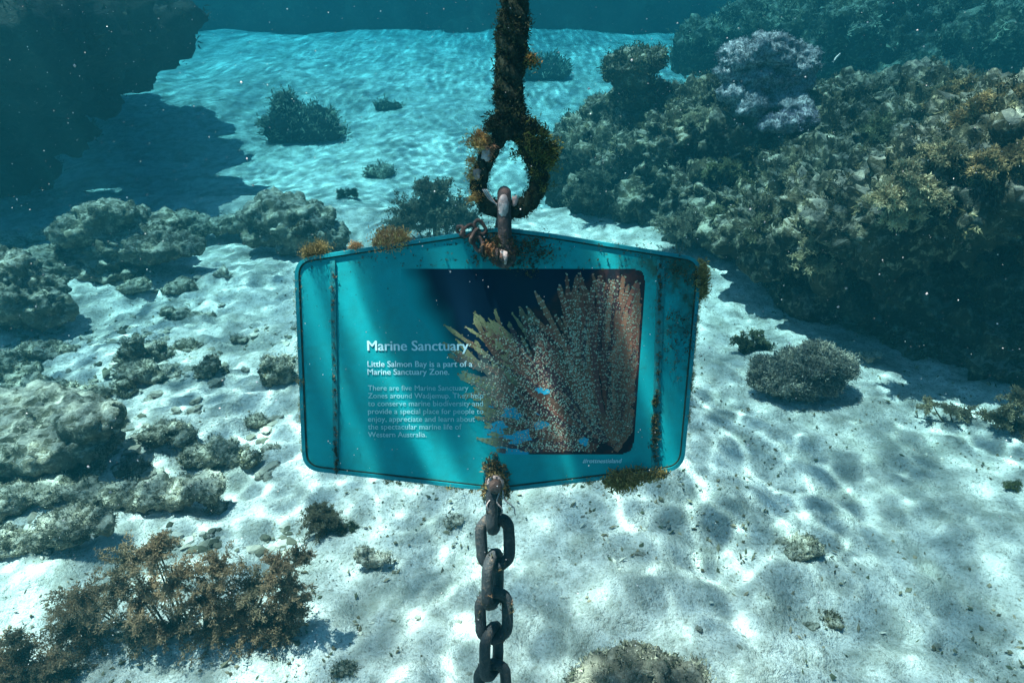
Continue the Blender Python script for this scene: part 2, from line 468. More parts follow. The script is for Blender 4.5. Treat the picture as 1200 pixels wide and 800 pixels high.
OLIVE = [(0.03, 0.035, 0.016), (0.07, 0.066, 0.03), (0.16, 0.135, 0.065), (0.045, 0.052, 0.026), (0.34, 0.29, 0.16)]
GOLD = [(0.30, 0.22, 0.09), (0.38, 0.29, 0.13), (0.20, 0.15, 0.06)]
GREYGREEN = [(0.13, 0.13, 0.09), (0.24, 0.22, 0.15), (0.40, 0.37, 0.27), (0.08, 0.09, 0.06), (0.55, 0.50, 0.38)]

def px_rock(label, base, blobs, mat=None, cat='rock', name='rock', vox=0.016, amp=0.03, freq=6.0, seed=None, n_turf=500, turf_h=0.008,
            cols=None, squash=0.50, Y=None, group=None, sink=0.016, patch=0.0):
    """A rock standing on the sand where its foot is seen; blobs (px, py, radius px[, further back m[, squash]])."""
    seed = seed if seed is not None else int(abs(base[0] * 31 + base[1] * 7)) % 9973
    g = ground(*base); Y0 = Y if Y else g[1]
    pts = []
    for b in blobs:
        dy = b[3] if len(b) > 3 else 0.0; sq = b[4] if len(b) > 4 else squash
        p = at(b[0], b[1], Y0 + dy); t = (Y0 + dy) / ray(b[0], b[1])[1]
        R = b[2] * t / FPX * (1.12 if (mat or M_ROCK) is M_ROCK else 1.0); sq = min(sq, max(0.15, (2.25 - p[2]) / (1.3 * R)))
        pts.append((p[0], p[1], p[2] - sink, R, sq))
    o3 = np.array([np.mean([q[0] for q in pts]), np.mean([q[1] for q in pts]), 0])
    o3[2] = float(ground_h(o3[:1], o3[1:2])[0])
    pts = [(q[0] - o3[0], q[1] - o3[1], q[2] - o3[2], q[3], q[4]) for q in pts]
    me = blob_mesh(name, pts, vox, seed, amp, freq)
    root = add(name, me, mat or M_ROCK); root.location = o3
    tag(root, label, cat, group)
    if n_turf: add_turf(root, me, int(n_turf * 1.0), seed + 5, turf_h * 1.2, 7, cols or GREYGREEN, patch=patch)
    return root

# the big dark overhanging rock in the upper corner
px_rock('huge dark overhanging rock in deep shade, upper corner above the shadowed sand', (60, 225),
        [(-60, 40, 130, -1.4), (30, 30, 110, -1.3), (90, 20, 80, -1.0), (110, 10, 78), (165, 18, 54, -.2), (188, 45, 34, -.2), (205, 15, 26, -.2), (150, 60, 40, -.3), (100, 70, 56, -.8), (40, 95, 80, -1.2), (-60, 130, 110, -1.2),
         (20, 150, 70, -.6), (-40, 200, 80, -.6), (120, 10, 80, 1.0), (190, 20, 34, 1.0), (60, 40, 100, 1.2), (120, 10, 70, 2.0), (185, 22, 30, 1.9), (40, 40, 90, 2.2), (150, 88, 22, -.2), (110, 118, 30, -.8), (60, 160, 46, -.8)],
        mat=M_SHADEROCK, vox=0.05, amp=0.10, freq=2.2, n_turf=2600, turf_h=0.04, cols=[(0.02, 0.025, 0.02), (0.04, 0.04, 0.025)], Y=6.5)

# the distant reef wall that closes the bay
def reef_wall():
    r = np.random.default_rng(21)
    bl = []
    for x in np.arange(-20, 20.1, 0.9):
        y = 17.0 - 0.012 * (x + 4) ** 2 + r.uniform(-0.5, 0.5)
        for z in (0.6, 1.2, 1.65):
            bl.append((x + r.uniform(-.3, .3), y + r.uniform(-.2, .5) + 0.25 * z, z + r.uniform(-.15, .05), r.uniform(0.6, 0.78), 0.8))
    me = blob_mesh('reef_wall', bl, 0.16, 22, 0.16, 1.1)
    o = add('reef_wall', me, M_FARROCK)
    tag(o, 'dim distant reef wall closing off the sand flat behind everything', 'reef')
    add_turf(o, me, 2500, 23, 0.12, 6, [(0.03, 0.04, 0.025), (0.07, 0.07, 0.04)])
reef_wall()

# reef shelf in the dim water behind the main reef
px_rock('dim blue green reef shelf rising behind the main reef', (960, 120),
        [(840, 55, 45, .6), (900, 45, 60, .5), (960, 40, 75), (1030, 30, 85), (1100, 40, 90, -.3), (1180, 40, 110, -.5), (1270, 60, 130, -.8), (1020, 90, 70, -.3), (1120, 100, 80, -.6), (1220, 110, 90, -1)],
        mat=M_REEF, cat='reef', name='reef_shelf', vox=0.07, amp=0.16, freq=2.0, n_turf=2500, turf_h=0.05, Y=9.0, squash=0.75)

# the main reef
REEF_BLOBS = [
    (668, 205, 36, 5.6), (690, 175, 42, 5.6), (715, 158, 46, 5.6), (760, 148, 46, 5.5), (705, 225, 40, 5.3), (745, 195, 50, 5.25), (800, 146, 48, 5.4), (800, 180, 55, 5.0),
    (850, 140, 52, 5.3), (760, 245, 42, 4.95), (815, 230, 50, 4.7), (870, 190, 55, 4.75), (925, 150, 58, 5.0), (930, 190, 55, 4.5), (810, 275, 38, 4.5), (865, 255, 50, 4.35),
    (905, 270, 50, 3.75), (935, 235, 56, 4.15), (990, 180, 62, 4.5), (990, 225, 60, 3.95), (1010, 140, 60, 5.0), (965, 266, 54, 3.4), (1050, 180, 66, 4.2), (1050, 232, 62, 3.6),
    (1020, 258, 60, 3.1), (1110, 150, 70, 4.1), (1105, 205, 70, 3.6), (1090, 240, 70, 2.9), (1160, 160, 66, 3.2), (1150, 218, 72, 2.85), (1190, 140, 52, 2.95), (1215, 180, 76, 2.8), (1170, 190, 50, 2.85),
    (1210, 235, 72, 2.7), (1270, 250, 80, 2.7), (1290, 190, 100, 2.8), (1250, 215, 60, 2.65),
    # the undercut foot, set back below the overhang
    (880, 295, 46, 4.7), (920, 322, 42, 4.05), (960, 342, 50, 3.8), (1010, 358, 58, 3.5), (1060, 378, 62, 3.28), (1120, 398, 66, 3.08), (1190, 410, 80, 2.92), (1270, 430, 100, 2.85), (1000, 310, 60, 3.8), (1090, 330, 80, 3.5), (1180, 340, 90, 3.3), (800, 290, 40, 5.1), (720, 260, 34, 5.4),
    (1000, 250, 70, 4.6), (1100, 250, 80, 4.3), (1190, 260, 90, 3.9), (1300, 280, 100, 3.5),
]
def main_reef():
    bl = []
    for px, py, rp, Y in REEF_BLOBS:
        p = at(px, py, Y); t = Y / ray(px, py)[1]
        bl.append((p[0], p[1], p[2], rp * t / FPX, 0.9))
    me = blob_mesh('coral_reef', bl, 0.026, 61, 0.12, 3.4)
    o = add('coral_reef', me, M_REEF)
    tag(o, 'large algae covered reef with a shaded undercut rising beside the sign', 'reef')
    add_turf(o, me, 8000, 62, 0.025, 9, OLIVE, up_min=-0.3, patch=3.0)
    add_turf(o, me, 2600, 63, 0.024, 10, GREYGREEN[:3], up_min=0.2, patch=2.2)
    return o, me
REEF, REEF_ME = main_reef()
from mathutils.bvhtree import BVHTree
_bv = BVHTree.FromPolygons([v.co for v in REEF_ME.vertices], [tuple(p.vertices) for p in REEF_ME.polygons])
def on_reef(px, py, default):
    h = _bv.ray_cast(Vector(CAM), Vector(ray(px, py)).normalized())[0]
    return h.y if h is not None else default

# knobs standing on the reef
px_rock('squat dark knob of rock perched on the far end of the reef', (745, 100), [(728, 80, 20), (758, 74, 23), (744, 90, 24), (768, 62, 13), (722, 68, 13), (742, 66, 20), (745, 112, 22)],
        mat=M_REEF, vox=0.018, amp=0.035, freq=6, n_turf=700, turf_h=0.025, cols=OLIVE, Y=5.35)
px_rock('pale lilac grey cauliflower coral crowning the reef', (900, 130),
        [(870, 62, 28), (900, 58, 32), (930, 75, 30), (945, 62, 18), (885, 88, 30), (915, 95, 30), (860, 82, 18), (905, 45, 20), (880, 120, 24, -.15), (925, 120, 22, -.15), (860, 108, 18, -.1), (940, 95, 18)],
        mat=M_LILAC, cat='coral', name='coral', vox=0.012, amp=0.035, freq=9, n_turf=2600, turf_h=0.010, cols=[(0.30, 0.29, 0.32), (0.14, 0.14, 0.15), (0.52, 0.50, 0.51)], Y=4.75)
px_rock('small lilac tinged coral lump just below the crowning coral', (930, 160), [(925, 140, 20), (945, 135, 16), (905, 145, 14)],
        mat=M_LILAC, cat='coral', name='coral', vox=0.014, amp=0.035, freq=9, n_turf=600, turf_h=0.014, cols=[(0.25, 0.23, 0.30), (0.36, 0.33, 0.40)], Y=4.45)

# rocks across the sand on the other side, each described where it lies
px_rock('lumpy pale topped rock in front of the shadowed sand', (140, 316),
        [(100, 265, 30), (125, 248, 24), (152, 256, 24, .15), (175, 286, 30), (206, 286, 20), (130, 298, 30), (92, 290, 24), (150, 282, 30), (185, 258, 20, .25)], vox=0.018, amp=0.045, freq=6.5, n_turf=1600, patch=3.0)
px_rock('low rough ridge of rock linking the pale lumpy rock to the dome', (255, 282), [(212, 256, 18), (238, 262, 16), (262, 262, 16), (284, 258, 16), (225, 268, 14)], vox=0.018, amp=0.035, freq=7, n_turf=500)
px_rock('dark dome shaped boulder behind the corner of the sign', (350, 296),
        [(335, 250, 34), (318, 240, 24), (352, 262, 36), (378, 274, 26), (300, 250, 18), (312, 274, 26), (345, 282, 24), (390, 288, 14)], vox=0.018, amp=0.045, freq=6, n_turf=1500, cols=OLIVE, patch=2.0)
px_rock('rough boulder cut off by the picture edge beside bright sand', (35, 384),
        [(5, 330, 38), (38, 345, 34), (58, 362, 22), (20, 366, 28), (-15, 350, 40), (-5, 310, 28), (66, 350, 12)], vox=0.016, amp=0.045, freq=6.5, n_turf=1500, cols=OLIVE, patch=2.5)
px_rock('low dark ledge between the edge boulder and the lumpy rock', (75, 328), [(40, 300, 22), (70, 304, 22), (100, 316, 20), (126, 318, 16), (15, 300, 20), (148, 316, 10)], vox=0.018, amp=0.035, freq=7, n_turf=700, cols=OLIVE)
px_rock('small pale hump on the sand at the foot of the dark water', (45, 282), [(40, 274, 14), (55, 276, 10), (28, 277, 10)], vox=0.014, amp=0.02, freq=9, n_turf=120, mat=M_STONE)
px_rock('pale rounded hump at the edge of the picture under the dark rock', (10, 290), [(5, 278, 18), (-15, 282, 20), (22, 284, 9)], vox=0.014, amp=0.02, freq=9, n_turf=120, mat=M_STONE)
px_rock('small dark rock on bright sand under the lumpy rock', (155, 342), [(150, 333, 11), (162, 331, 12), (142, 336, 7)], vox=0.011, amp=0.018, freq=13, n_turf=150)
px_rock('rounded dark rock beside a flat one on bright sand', (208, 344), [(198, 336, 10), (210, 334, 14), (221, 338, 9)], vox=0.011, amp=0.02, freq=13, n_turf=180)
px_rock('flat brownish slab half buried in bright sand', (222, 372), [(196, 362, 8, 0, .6), (212, 366, 10, 0, .6), (232, 370, 10, 0, .6), (246, 366, 6, 0, .6)], vox=0.010, amp=0.014, freq=14, n_turf=120)
px_rock('tiny pale stone ring on bright sand near the sign corner', (262, 325), [(256, 318, 7), (266, 320, 6), (262, 314, 5)], vox=0.008, amp=0.012, freq=18, n_turf=60, mat=M_STONE)
px_rock('low dark rock under the edge boulder', (52, 416), [(34, 408, 14), (52, 406, 15), (70, 408, 13), (82, 411, 7)], vox=0.011, amp=0.02, freq=12, n_turf=320, cols=OLIVE)
px_rock('dark rubble rock cut off by the picture edge', (12, 445), [(0, 425, 20), (18, 432, 16), (-12, 438, 18), (30, 438, 9)], vox=0.011, amp=0.025, freq=11, n_turf=450, cols=OLIVE)
px_rock('knobbly rubble rock behind the big flat slab', (45, 462), [(20, 450, 14), (42, 447, 16), (64, 450, 12), (4, 455, 14)], vox=0.010, amp=0.02, freq=12, n_turf=420, cols=GREYGREEN)
px_rock('upright dark rubble rock in the rubble patch', (152, 422), [(152, 405, 12), (146, 416, 12), (162, 412, 9), (155, 396, 8)], vox=0.009, amp=0.02, freq=15, n_turf=320, cols=OLIVE)
px_rock('pale knobbly rubble rock in the rubble patch', (176, 414), [(172, 404, 8), (182, 402, 9), (178, 409, 8)], vox=0.008, amp=0.015, freq=18, n_turf=120, mat=M_STONE)
px_rock('dark pointed rubble rock with a pale foot', (190, 420), [(188, 408, 9), (194, 412, 8), (187, 400, 5)], vox=0.008, amp=0.015, freq=18, n_turf=180, cols=OLIVE)
px_rock('round greenish rock at the back of the rubble patch', (220, 412), [(216, 402, 10), (226, 403, 9), (208, 405, 7)], vox=0.009, amp=0.018, freq=16, n_turf=260, cols=OLIVE)
px_rock('crusted rock at the centre of the rubble patch', (165, 446), [(152, 432, 13), (168, 430, 14), (180, 436, 11), (148, 440, 10)], vox=0.009, amp=0.022, freq=14, n_turf=380)
px_rock('pale broken coral rock in the rubble patch', (198, 440), [(192, 432, 9), (204, 434, 9), (197, 427, 6)], vox=0.008, amp=0.016, freq=18, n_turf=140, mat=M_STONE)
px_rock('dark wedge of rock leaning in the rubble patch', (248, 442), [(246, 422, 9), (240, 432, 13), (254, 434, 9), (247, 414, 5)], vox=0.009, amp=0.02, freq=15, n_turf=320, cols=OLIVE)
px_rock('small dark rock low in the rubble patch', (146, 463), [(142, 452, 9), (150, 456, 8), (144, 445, 6)], vox=0.009, amp=0.016, freq=16, n_turf=200, cols=OLIVE)
px_rock('low gravelly rock on the near side of the rubble patch', (112, 468), [(100, 458, 13, 0, .6), (118, 460, 12, 0, .6), (84, 455, 12, 0, .6)], vox=0.010, amp=0.02, freq=14, n_turf=300)
px_rock('brown crusted rock on the sand close to the sign edge', (325, 450), [(318, 432, 14), (332, 426, 13), (338, 438, 10), (322, 442, 10), (312, 422, 8)], vox=0.009, amp=0.022, freq=14, n_turf=450, cols=OLIVE)
px_rock('small lone dark stone on bright sand above the crusted rock', (280, 399), [(276, 394, 7), (284, 395, 6)], vox=0.007, amp=0.01, freq=22, n_turf=60)
px_rock('small brown stone between the rubble patch and the sign', (300, 497), [(298, 489, 8), (304, 491, 7)], vox=0.007, amp=0.012, freq=20, n_turf=120)
px_rock('broad flat slab with a pale sandy top at the picture edge', (70, 552),
        [(0, 480, 34, .1, .55), (40, 475, 34, .15, .55), (80, 480, 34, .1, .55), (110, 490, 26, 0, .6), (20, 510, 40, 0, .5), (70, 512, 38, 0, .5), (105, 515, 26, 0, .5), (40, 540, 32, 0, .45), (80, 536, 28, 0, .45), (-10, 530, 40, 0, .5)],
        vox=0.014, amp=0.03, freq=8, n_turf=2200, cols=GREYGREEN, patch=3)
px_rock('dark rock knob at the end of the broad flat slab', (128, 500), [(118, 480, 14), (130, 486, 12), (124, 470, 9), (134, 494, 7)], vox=0.010, amp=0.022, freq=14, n_turf=400, cols=OLIVE)
px_rock('long low dark slab stretched across the sand below the rubble', (140, 592),
        [(-10, 585, 26, 0, .5), (20, 574, 22, 0, .5), (60, 572, 20, 0, .5), (100, 572, 20, 0, .5), (140, 574, 20, 0, .5), (180, 572, 20, 0, .5), (215, 570, 20, 0, .5), (245, 566, 16, 0, .5), (165, 582, 16, 0, .4), (205, 580, 16, 0, .4)],
        vox=0.011, amp=0.022, freq=10, n_turf=1800, cols=GREYGREEN)
px_rock('knob of rock hanging off the end of the long slab', (252, 602), [(252, 590, 9), (246, 582, 8)], vox=0.008, amp=0.014, freq=18, n_turf=140)
px_rock('small round grey rock standing on sand above the long slab', (105, 556), [(100, 547, 9), (110, 546, 9), (105, 540, 6)], vox=0.007, amp=0.014, freq=20, n_turf=220)
px_rock('wider grey rock on sand in the middle above the long slab', (158, 554), [(150, 546, 10), (164, 545, 11), (157, 539, 7)], vox=0.007, amp=0.014, freq=20, n_turf=260)
px_rock('low dark rubble heap between the two patches', (195, 522), [(178, 508, 14, 0, .6), (196, 503, 15, 0, .7), (214, 505, 13, 0, .7), (204, 495, 9)], vox=0.009, amp=0.02, freq=14, n_turf=420, cols=GREYGREEN)
px_rock('jumbled grey rock at the near end of the rubble', (250, 546), [(230, 530, 16, 0, .6), (254, 526, 16, 0, .6), (272, 532, 13, 0, .6), (258, 540, 12, 0, .5)], vox=0.009, amp=0.022, freq=13, n_turf=500)
px_rock('rounded dark knob ending the jumbled grey rock', (293, 548), [(290, 536, 9), (298, 533, 8), (291, 529, 6)], vox=0.007, amp=0.014, freq=20, n_turf=160, cols=OLIVE)
px_rock('pale broken stone alone on sand beside the rubble', (318, 530), [(312, 522, 7), (322, 520, 7), (318, 526, 6)], vox=0.007, amp=0.012, freq=20, n_turf=80, mat=M_STONE)
px_rock('flat weedy rubble above the brown seaweed bush', (85, 640), [(60, 610, 18, 0, .5), (90, 606, 20, 0, .5), (112, 612, 14, 0, .5), (75, 624, 18, 0, .45), (50, 630, 12, 0, .45)], vox=0.010, amp=0.02, freq=13, n_turf=900, cols=GREYGREEN)
px_rock('flat weedy rubble at the picture edge below the long slab', (18, 645), [(0, 625, 18, 0, .5), (20, 632, 16, 0, .5), (-16, 640, 20, 0, .5)], vox=0.010, amp=0.02, freq=13, n_turf=600, cols=GREYGREEN)
px_rock('pale ridged stone on sand between seaweed and chain', (438, 662), [(428, 648, 10), (444, 650, 11), (436, 655, 11), (424, 640, 6)], vox=0.007, amp=0.014, freq=20, n_turf=160, mat=M_STONE)
px_rock('small brown stone on sand near the bottom edge', (407, 792), [(402, 780, 10), (411, 783, 9)], vox=0.006, amp=0.010, freq=24, n_turf=160)
px_rock('pale stone on sand below the sign beside the chain', (531, 614), [(526, 606, 8), (535, 605, 8)], vox=0.006, amp=0.010, freq=24, n_turf=60, mat=M_STONE)
px_rock('large brown grey foreground rock cut off by the bottom edge', (755, 840),
        [(715, 800, 40, 0, .6), (750, 790, 38, 0, .7), (790, 800, 42, 0, .6), (760, 772, 20, .02, .7), (740, 820, 50, 0, .6), (800, 825, 40, 0, .6), (690, 820, 34, 0, .5)],
        vox=0.008, amp=0.022, freq=9, n_turf=700, turf_h=0.010, mat=rock_mat('foreground_rock', (0.09, 0.085, 0.065), (0.20, 0.18, 0.14), (0.42, 0.37, 0.30), (0.28, 0.25, 0.19), 0.60, 1.6))
px_rock('low dark mound on open sand beyond the foreground rock', (945, 650), [(930, 640, 15, 0, .5), (950, 637, 16, 0, .5), (914, 644, 10, 0, .5)], vox=0.009, amp=0.014, freq=14, n_turf=260)
px_rock('small greenish stone on open sand toward the corner', (975, 730), [(970, 724, 9), (980, 722, 8)], vox=0.006, amp=0.010, freq=24, n_turf=120, cols=OLIVE)
px_rock('small dark pebble lying beside the greenish stone', (952, 732), [(950, 728, 6), (957, 727, 4)], vox=0.005, amp=0.008, freq=28, n_turf=0)

# rocks far out on the sand flat
px_rock('dark peaked rock alone on the far sand', (350, 164), [(340, 140, 20), (335, 124, 13), (352, 148, 20), (372, 146, 17), (380, 136, 9), (325, 150, 14), (392, 152, 10), (337, 113, 8)], vox=0.03, amp=0.06, freq=4, n_turf=500, turf_h=0.05, mat=M_SHADEROCK, squash=1.0)
px_rock('faint round rock fading into the far blue water', (640, 93), [(630, 82, 18), (650, 80, 18), (640, 76, 16)], vox=0.05, amp=0.06, freq=3, n_turf=120, turf_h=0.06, mat=M_FARROCK)
px_rock('low faint rock on the far sand left of the rope', (455, 128), [(450, 123, 9, 0, .6), (464, 124, 7, 0, .6)], vox=0.03, amp=0.03, freq=5, n_turf=40, turf_h=0.04, mat=M_FARROCK)
px_rock('low dark rock on the far sand between peaked rock and rope', (446, 206), [(436, 200, 9, 0, .6), (450, 199, 10, 0, .6)], vox=0.025, amp=0.03, freq=6, n_turf=60, turf_h=0.03, mat=M_ROCK)

# ------------------------------------------------------------------ seaweed and bushy corals
def bush_mesh(name, subs, r, leaf=0.012, dens=420, cols=None, tipcol=None, droop=0.2):
    """Feathery seaweed: sub-clumps of branching stems set all round with small blades; subs are (x, y, z, radius)."""
    acc = Acc(); st = Acc()
    cols = np.array(cols)
    for (x, y, z, R) in subs:
        c0 = cols[r.integers(0, len(cols))] * r.uniform(0.6, 1.35); lean = np.array([r.uniform(-.1, .5), r.uniform(-.2, .2), 0.0])
        nb = max(8, int(dens * R / 0.1 / 14))
        d = rand_dirs(r, nb); d[:, 2] = np.abs(d[:, 2]) * 0.9 - 0.25; d = unit(d + lean)
        R = R * r.uniform(0.8, 1.15); Ls = R * r.uniform(0.55, 1.25, nb)
        o = np.array([x, y, z])
        for k in range(nb):
            ns = 16
            t = (np.arange(ns) + 1) / ns
            side = unit(np.cross(d[k], rand_dirs(r, 1)[0]))
            p = o + d[k] * (Ls[k] * t)[:, None] + side * (0.22 * Ls[k] * np.sin(t * 2.4))[:, None]
            p[:, 2] -= droop * Ls[k] * t ** 2
            per = 8
            b = np.repeat(p, per, 0) + r.normal(size=(ns * per, 3)) * leaf * 0.35
            ax = unit(rand_dirs(r, ns * per) + d[k] * 0.55)
            sd = unit(np.cross(ax, rand_dirs(r, ns * per)))
            ln = leaf * r.uniform(0.5, 1.35, ns * per)
            v, f = kites(b, ax, sd, ln, ln * 0.16, r.uniform(-.3, .3, ns * per))
            tc = np.repeat(t, per)[:, None]
            c = c0 * r.uniform(0.7, 1.3, (ns * per, 1))
            if tipcol is not None: c = c * (1 - 0.55 * tc) + np.array(tipcol) * 0.55 * tc
            acc.add(v, f, np.repeat(c, 4, 0))
    return acc.mesh(name, False)

def tube(path, rad, sides=8, cap=True):
    path = np.asarray(path, float); n = len(path); rad = np.broadcast_to(np.asarray(rad, float), (n,))
    T = unit(np.gradient(path, axis=0))
    u = np.cross(T[0], [0.3, 0.9, 0.2]); u = u / np.linalg.norm(u)
    V = []
    a = np.arange(sides) / sides * 2 * math.pi
    for i in range(n):
        u = u - T[i] * np.dot(u, T[i]); u = u / np.linalg.norm(u); w = np.cross(T[i], u)
        V.append(path[i] + rad[i] * (np.cos(a)[:, None] * u + np.sin(a)[:, None] * w))
    V = np.vstack(V)
    F = []
    for i in range(n - 1):
        for j in range(sides):
            k = (j + 1) % sides
            F.append((i * sides + j, i * sides + k, (i + 1) * sides + k, (i + 1) * sides + j))
    F = np.array(F)
    if cap:
        V = np.vstack([V, path[0], path[-1]]); c0 = n * sides; extra = []
        for j in range(sides):
            k = (j + 1) % sides
            extra.append((c0, k, j, j)); extra.append((c0 + 1, (n - 1) * sides + j, (n - 1) * sides + k, (n - 1) * sides + k))
        tri = np.array(extra)[:, :3]
        F = np.vstack([F[:, [0, 1, 2]], F[:, [0, 2, 3]], tri])
    return V, F

M_STEM = plain_mat('seaweed_stem', (0.07, 0.05, 0.025), (0.13, 0.10, 0.05), 60)

def seaweed(label, base, subs, cols, leaf=0.012, dens=420, tipcol=None, name='seaweed', cat='seaweed', seed=1, Y=None, droop=0.2, up=0.0):
    """subs are (px, py, radius px[, further back m]) about a foot on the sand or rock."""
    r = np.random.default_rng(seed)
    g = ground(*base)
    if Y: g = at(base[0], base[1], Y)
    out = []
    for s in subs:
        Yk = (g[1] + (s[3] if len(s) > 3 else 0.0))
        p = at(s[0], s[1], Yk); t = Yk / ray(s[0], s[1])[1]
        q = p - g; R = s[2] * t / FPX
        if not Y: q[2] = max(q[2], float(ground_h(p[:1], p[1:2])[0]) - g[2] + 0.25 * R)
        out.append((q[0], q[1], q[2], R))
    root = empty(name, g); tag(root, label, cat)
    me = bush_mesh('fronds', out, r, leaf, dens, cols, tipcol, droop)
    o = add('fronds', me, M_LEAF, root); tag(o, kind='stuff')
    acc = Acc()
    for (x, y, z, R) in out:
        foot = np.array([x * 0.45, y * 0.45, -0.02 if not Y else -0.02])
        mid = np.array([x * 0.8, y * 0.8, z * 0.5]); tip = np.array([x, y, z + R * 0.5])
        t = np.linspace(0, 1, 7)[:, None]
        path = foot * (1 - t) ** 2 + 2 * mid * t * (1 - t) + tip * t ** 2
        v, f = tube(path, np.linspace(0.004, 0.0015, 7) * max(1, R / 0.08), 5)
        acc.add(v, f)
    add('stem', acc.mesh('stem'), M_STEM, root)
    return root

BROWN = [(0.27, 0.175, 0.10), (0.20, 0.14, 0.08), (0.10, 0.095, 0.06), (0.33, 0.215, 0.12), (0.08, 0.085, 0.055)]
seaweed('large bushy brown seaweed spreading over sand in the lower corner', (225, 745),
        [(95, 700, 34), (85, 735, 36), (110, 760, 32), (150, 660, 30), (180, 650, 26), (135, 690, 30), (165, 705, 40), (205, 680, 40), (240, 700, 44), (200, 735, 42), (255, 668, 28), (275, 720, 44),
         (300, 690, 40), (325, 665, 28), (335, 720, 34), (310, 755, 40), (335, 780, 34), (250, 750, 40), (165, 760, 28), (340, 690, 26), (350, 655, 14), (105, 715, 20), (185, 640, 16)],
        BROWN, leaf=0.009, dens=560, tipcol=(0.44, 0.30, 0.18), seed=4, droop=0.1)
seaweed('brown seaweed tuft cut off by the bottom corner of the picture', (40, 800), [(10, 790, 36), (45, 790, 34), (75, 800, 28), (25, 770, 22), (60, 775, 20), (-15, 780, 30), (15, 750, 12)], BROWN, leaf=0.009, dens=640, tipcol=(0.44, 0.30, 0.18), seed=5, droop=0.1)
seaweed('small round dark seaweed tuft on sand below the sign', (378, 632), [(372, 612, 20, .03), (384, 616, 18, .03), (370, 600, 16, .06), (380, 604, 14, .06)], [(0.15, 0.13, 0.08), (0.10, 0.10, 0.06)], leaf=0.008, dens=900, tipcol=(0.24, 0.20, 0.13), seed=6)
seaweed('tiny flat green weed beside the round seaweed tuft', (408, 622), [(402, 620, 8), (412, 619, 8), (395, 622, 6)], [(0.10, 0.12, 0.06)], leaf=0.007, dens=520, seed=7)
seaweed('hazy grey green bush standing on sand behind the sign', (512, 282), [(505, 240, 30), (480, 252, 24), (530, 250, 26), (515, 225, 18), (495, 222, 14), (548, 262, 18), (470, 266, 16), (510, 262, 26)],
        [(0.13, 0.12, 0.08), (0.09, 0.10, 0.07)], leaf=0.022, dens=420, tipcol=(0.2, 0.18, 0.12), seed=8, droop=0.05)
seaweed('small dark weed on the far sand beyond the dome boulder', (405, 232), [(400, 228, 8), (412, 226, 7)], [(0.08, 0.09, 0.06)], leaf=0.02, dens=300, seed=9)
px_rock('low dense bushy coral on sand in front of the reef', (935, 462),
        [(915, 440, 26), (945, 425, 26), (965, 418, 22), (930, 450, 22), (958, 440, 26), (985, 425, 16), (900, 430, 16)], cat='coral', name='bushy_coral',
        vox=0.010, amp=0.025, freq=14, n_turf=5200, turf_h=0.014, cols=[(0.12, 0.13, 0.13), (0.20, 0.20, 0.17), (0.36, 0.33, 0.26), (0.50, 0.46, 0.37)])
px_rock('pale crusted lump tucked beside the bushy coral', (900, 456), [(892, 446, 12), (904, 444, 11)], vox=0.008, amp=0.014, freq=18, n_turf=220, mat=M_STONE)
seaweed('thin green weed trailing over sand behind the bushy coral', (882, 412), [(868, 400, 14), (884, 396, 14), (876, 408, 12), (894, 415, 12)], [(0.10, 0.11, 0.06), (0.07, 0.09, 0.05)], leaf=0.014, dens=380, seed=11)
px_rock('pale stone at the shadow edge beside the bushy coral', (1023, 425), [(1018, 414, 9), (1028, 412, 7), (1010, 428, 5)], vox=0.009, amp=0.014, freq=16, n_turf=60, mat=M_STONE)
seaweed('brown fuzzy weed at the picture edge below the dark reef', (1195, 505), [(1180, 485, 20), (1200, 470, 24), (1190, 500, 18), (1168, 490, 12), (1210, 490, 22)], [(0.18, 0.14, 0.08), (0.10, 0.09, 0.05)], leaf=0.012, dens=460, tipcol=(0.34, 0.28, 0.17), seed=12)
seaweed('flat pale brown weed along the shadow edge of the reef', (1130, 492), [(1110, 480, 14), (1135, 484, 12), (1090, 474, 12), (1155, 492, 10)], [(0.18, 0.15, 0.09), (0.28, 0.24, 0.16)], leaf=0.010, dens=380, seed=13)
seaweed('single tiny green weed on bright sand near the picture edge', (1187, 574), [(1184, 570, 6), (1190, 568, 6)], [(0.12, 0.13, 0.05)], leaf=0.007, dens=460, seed=14)
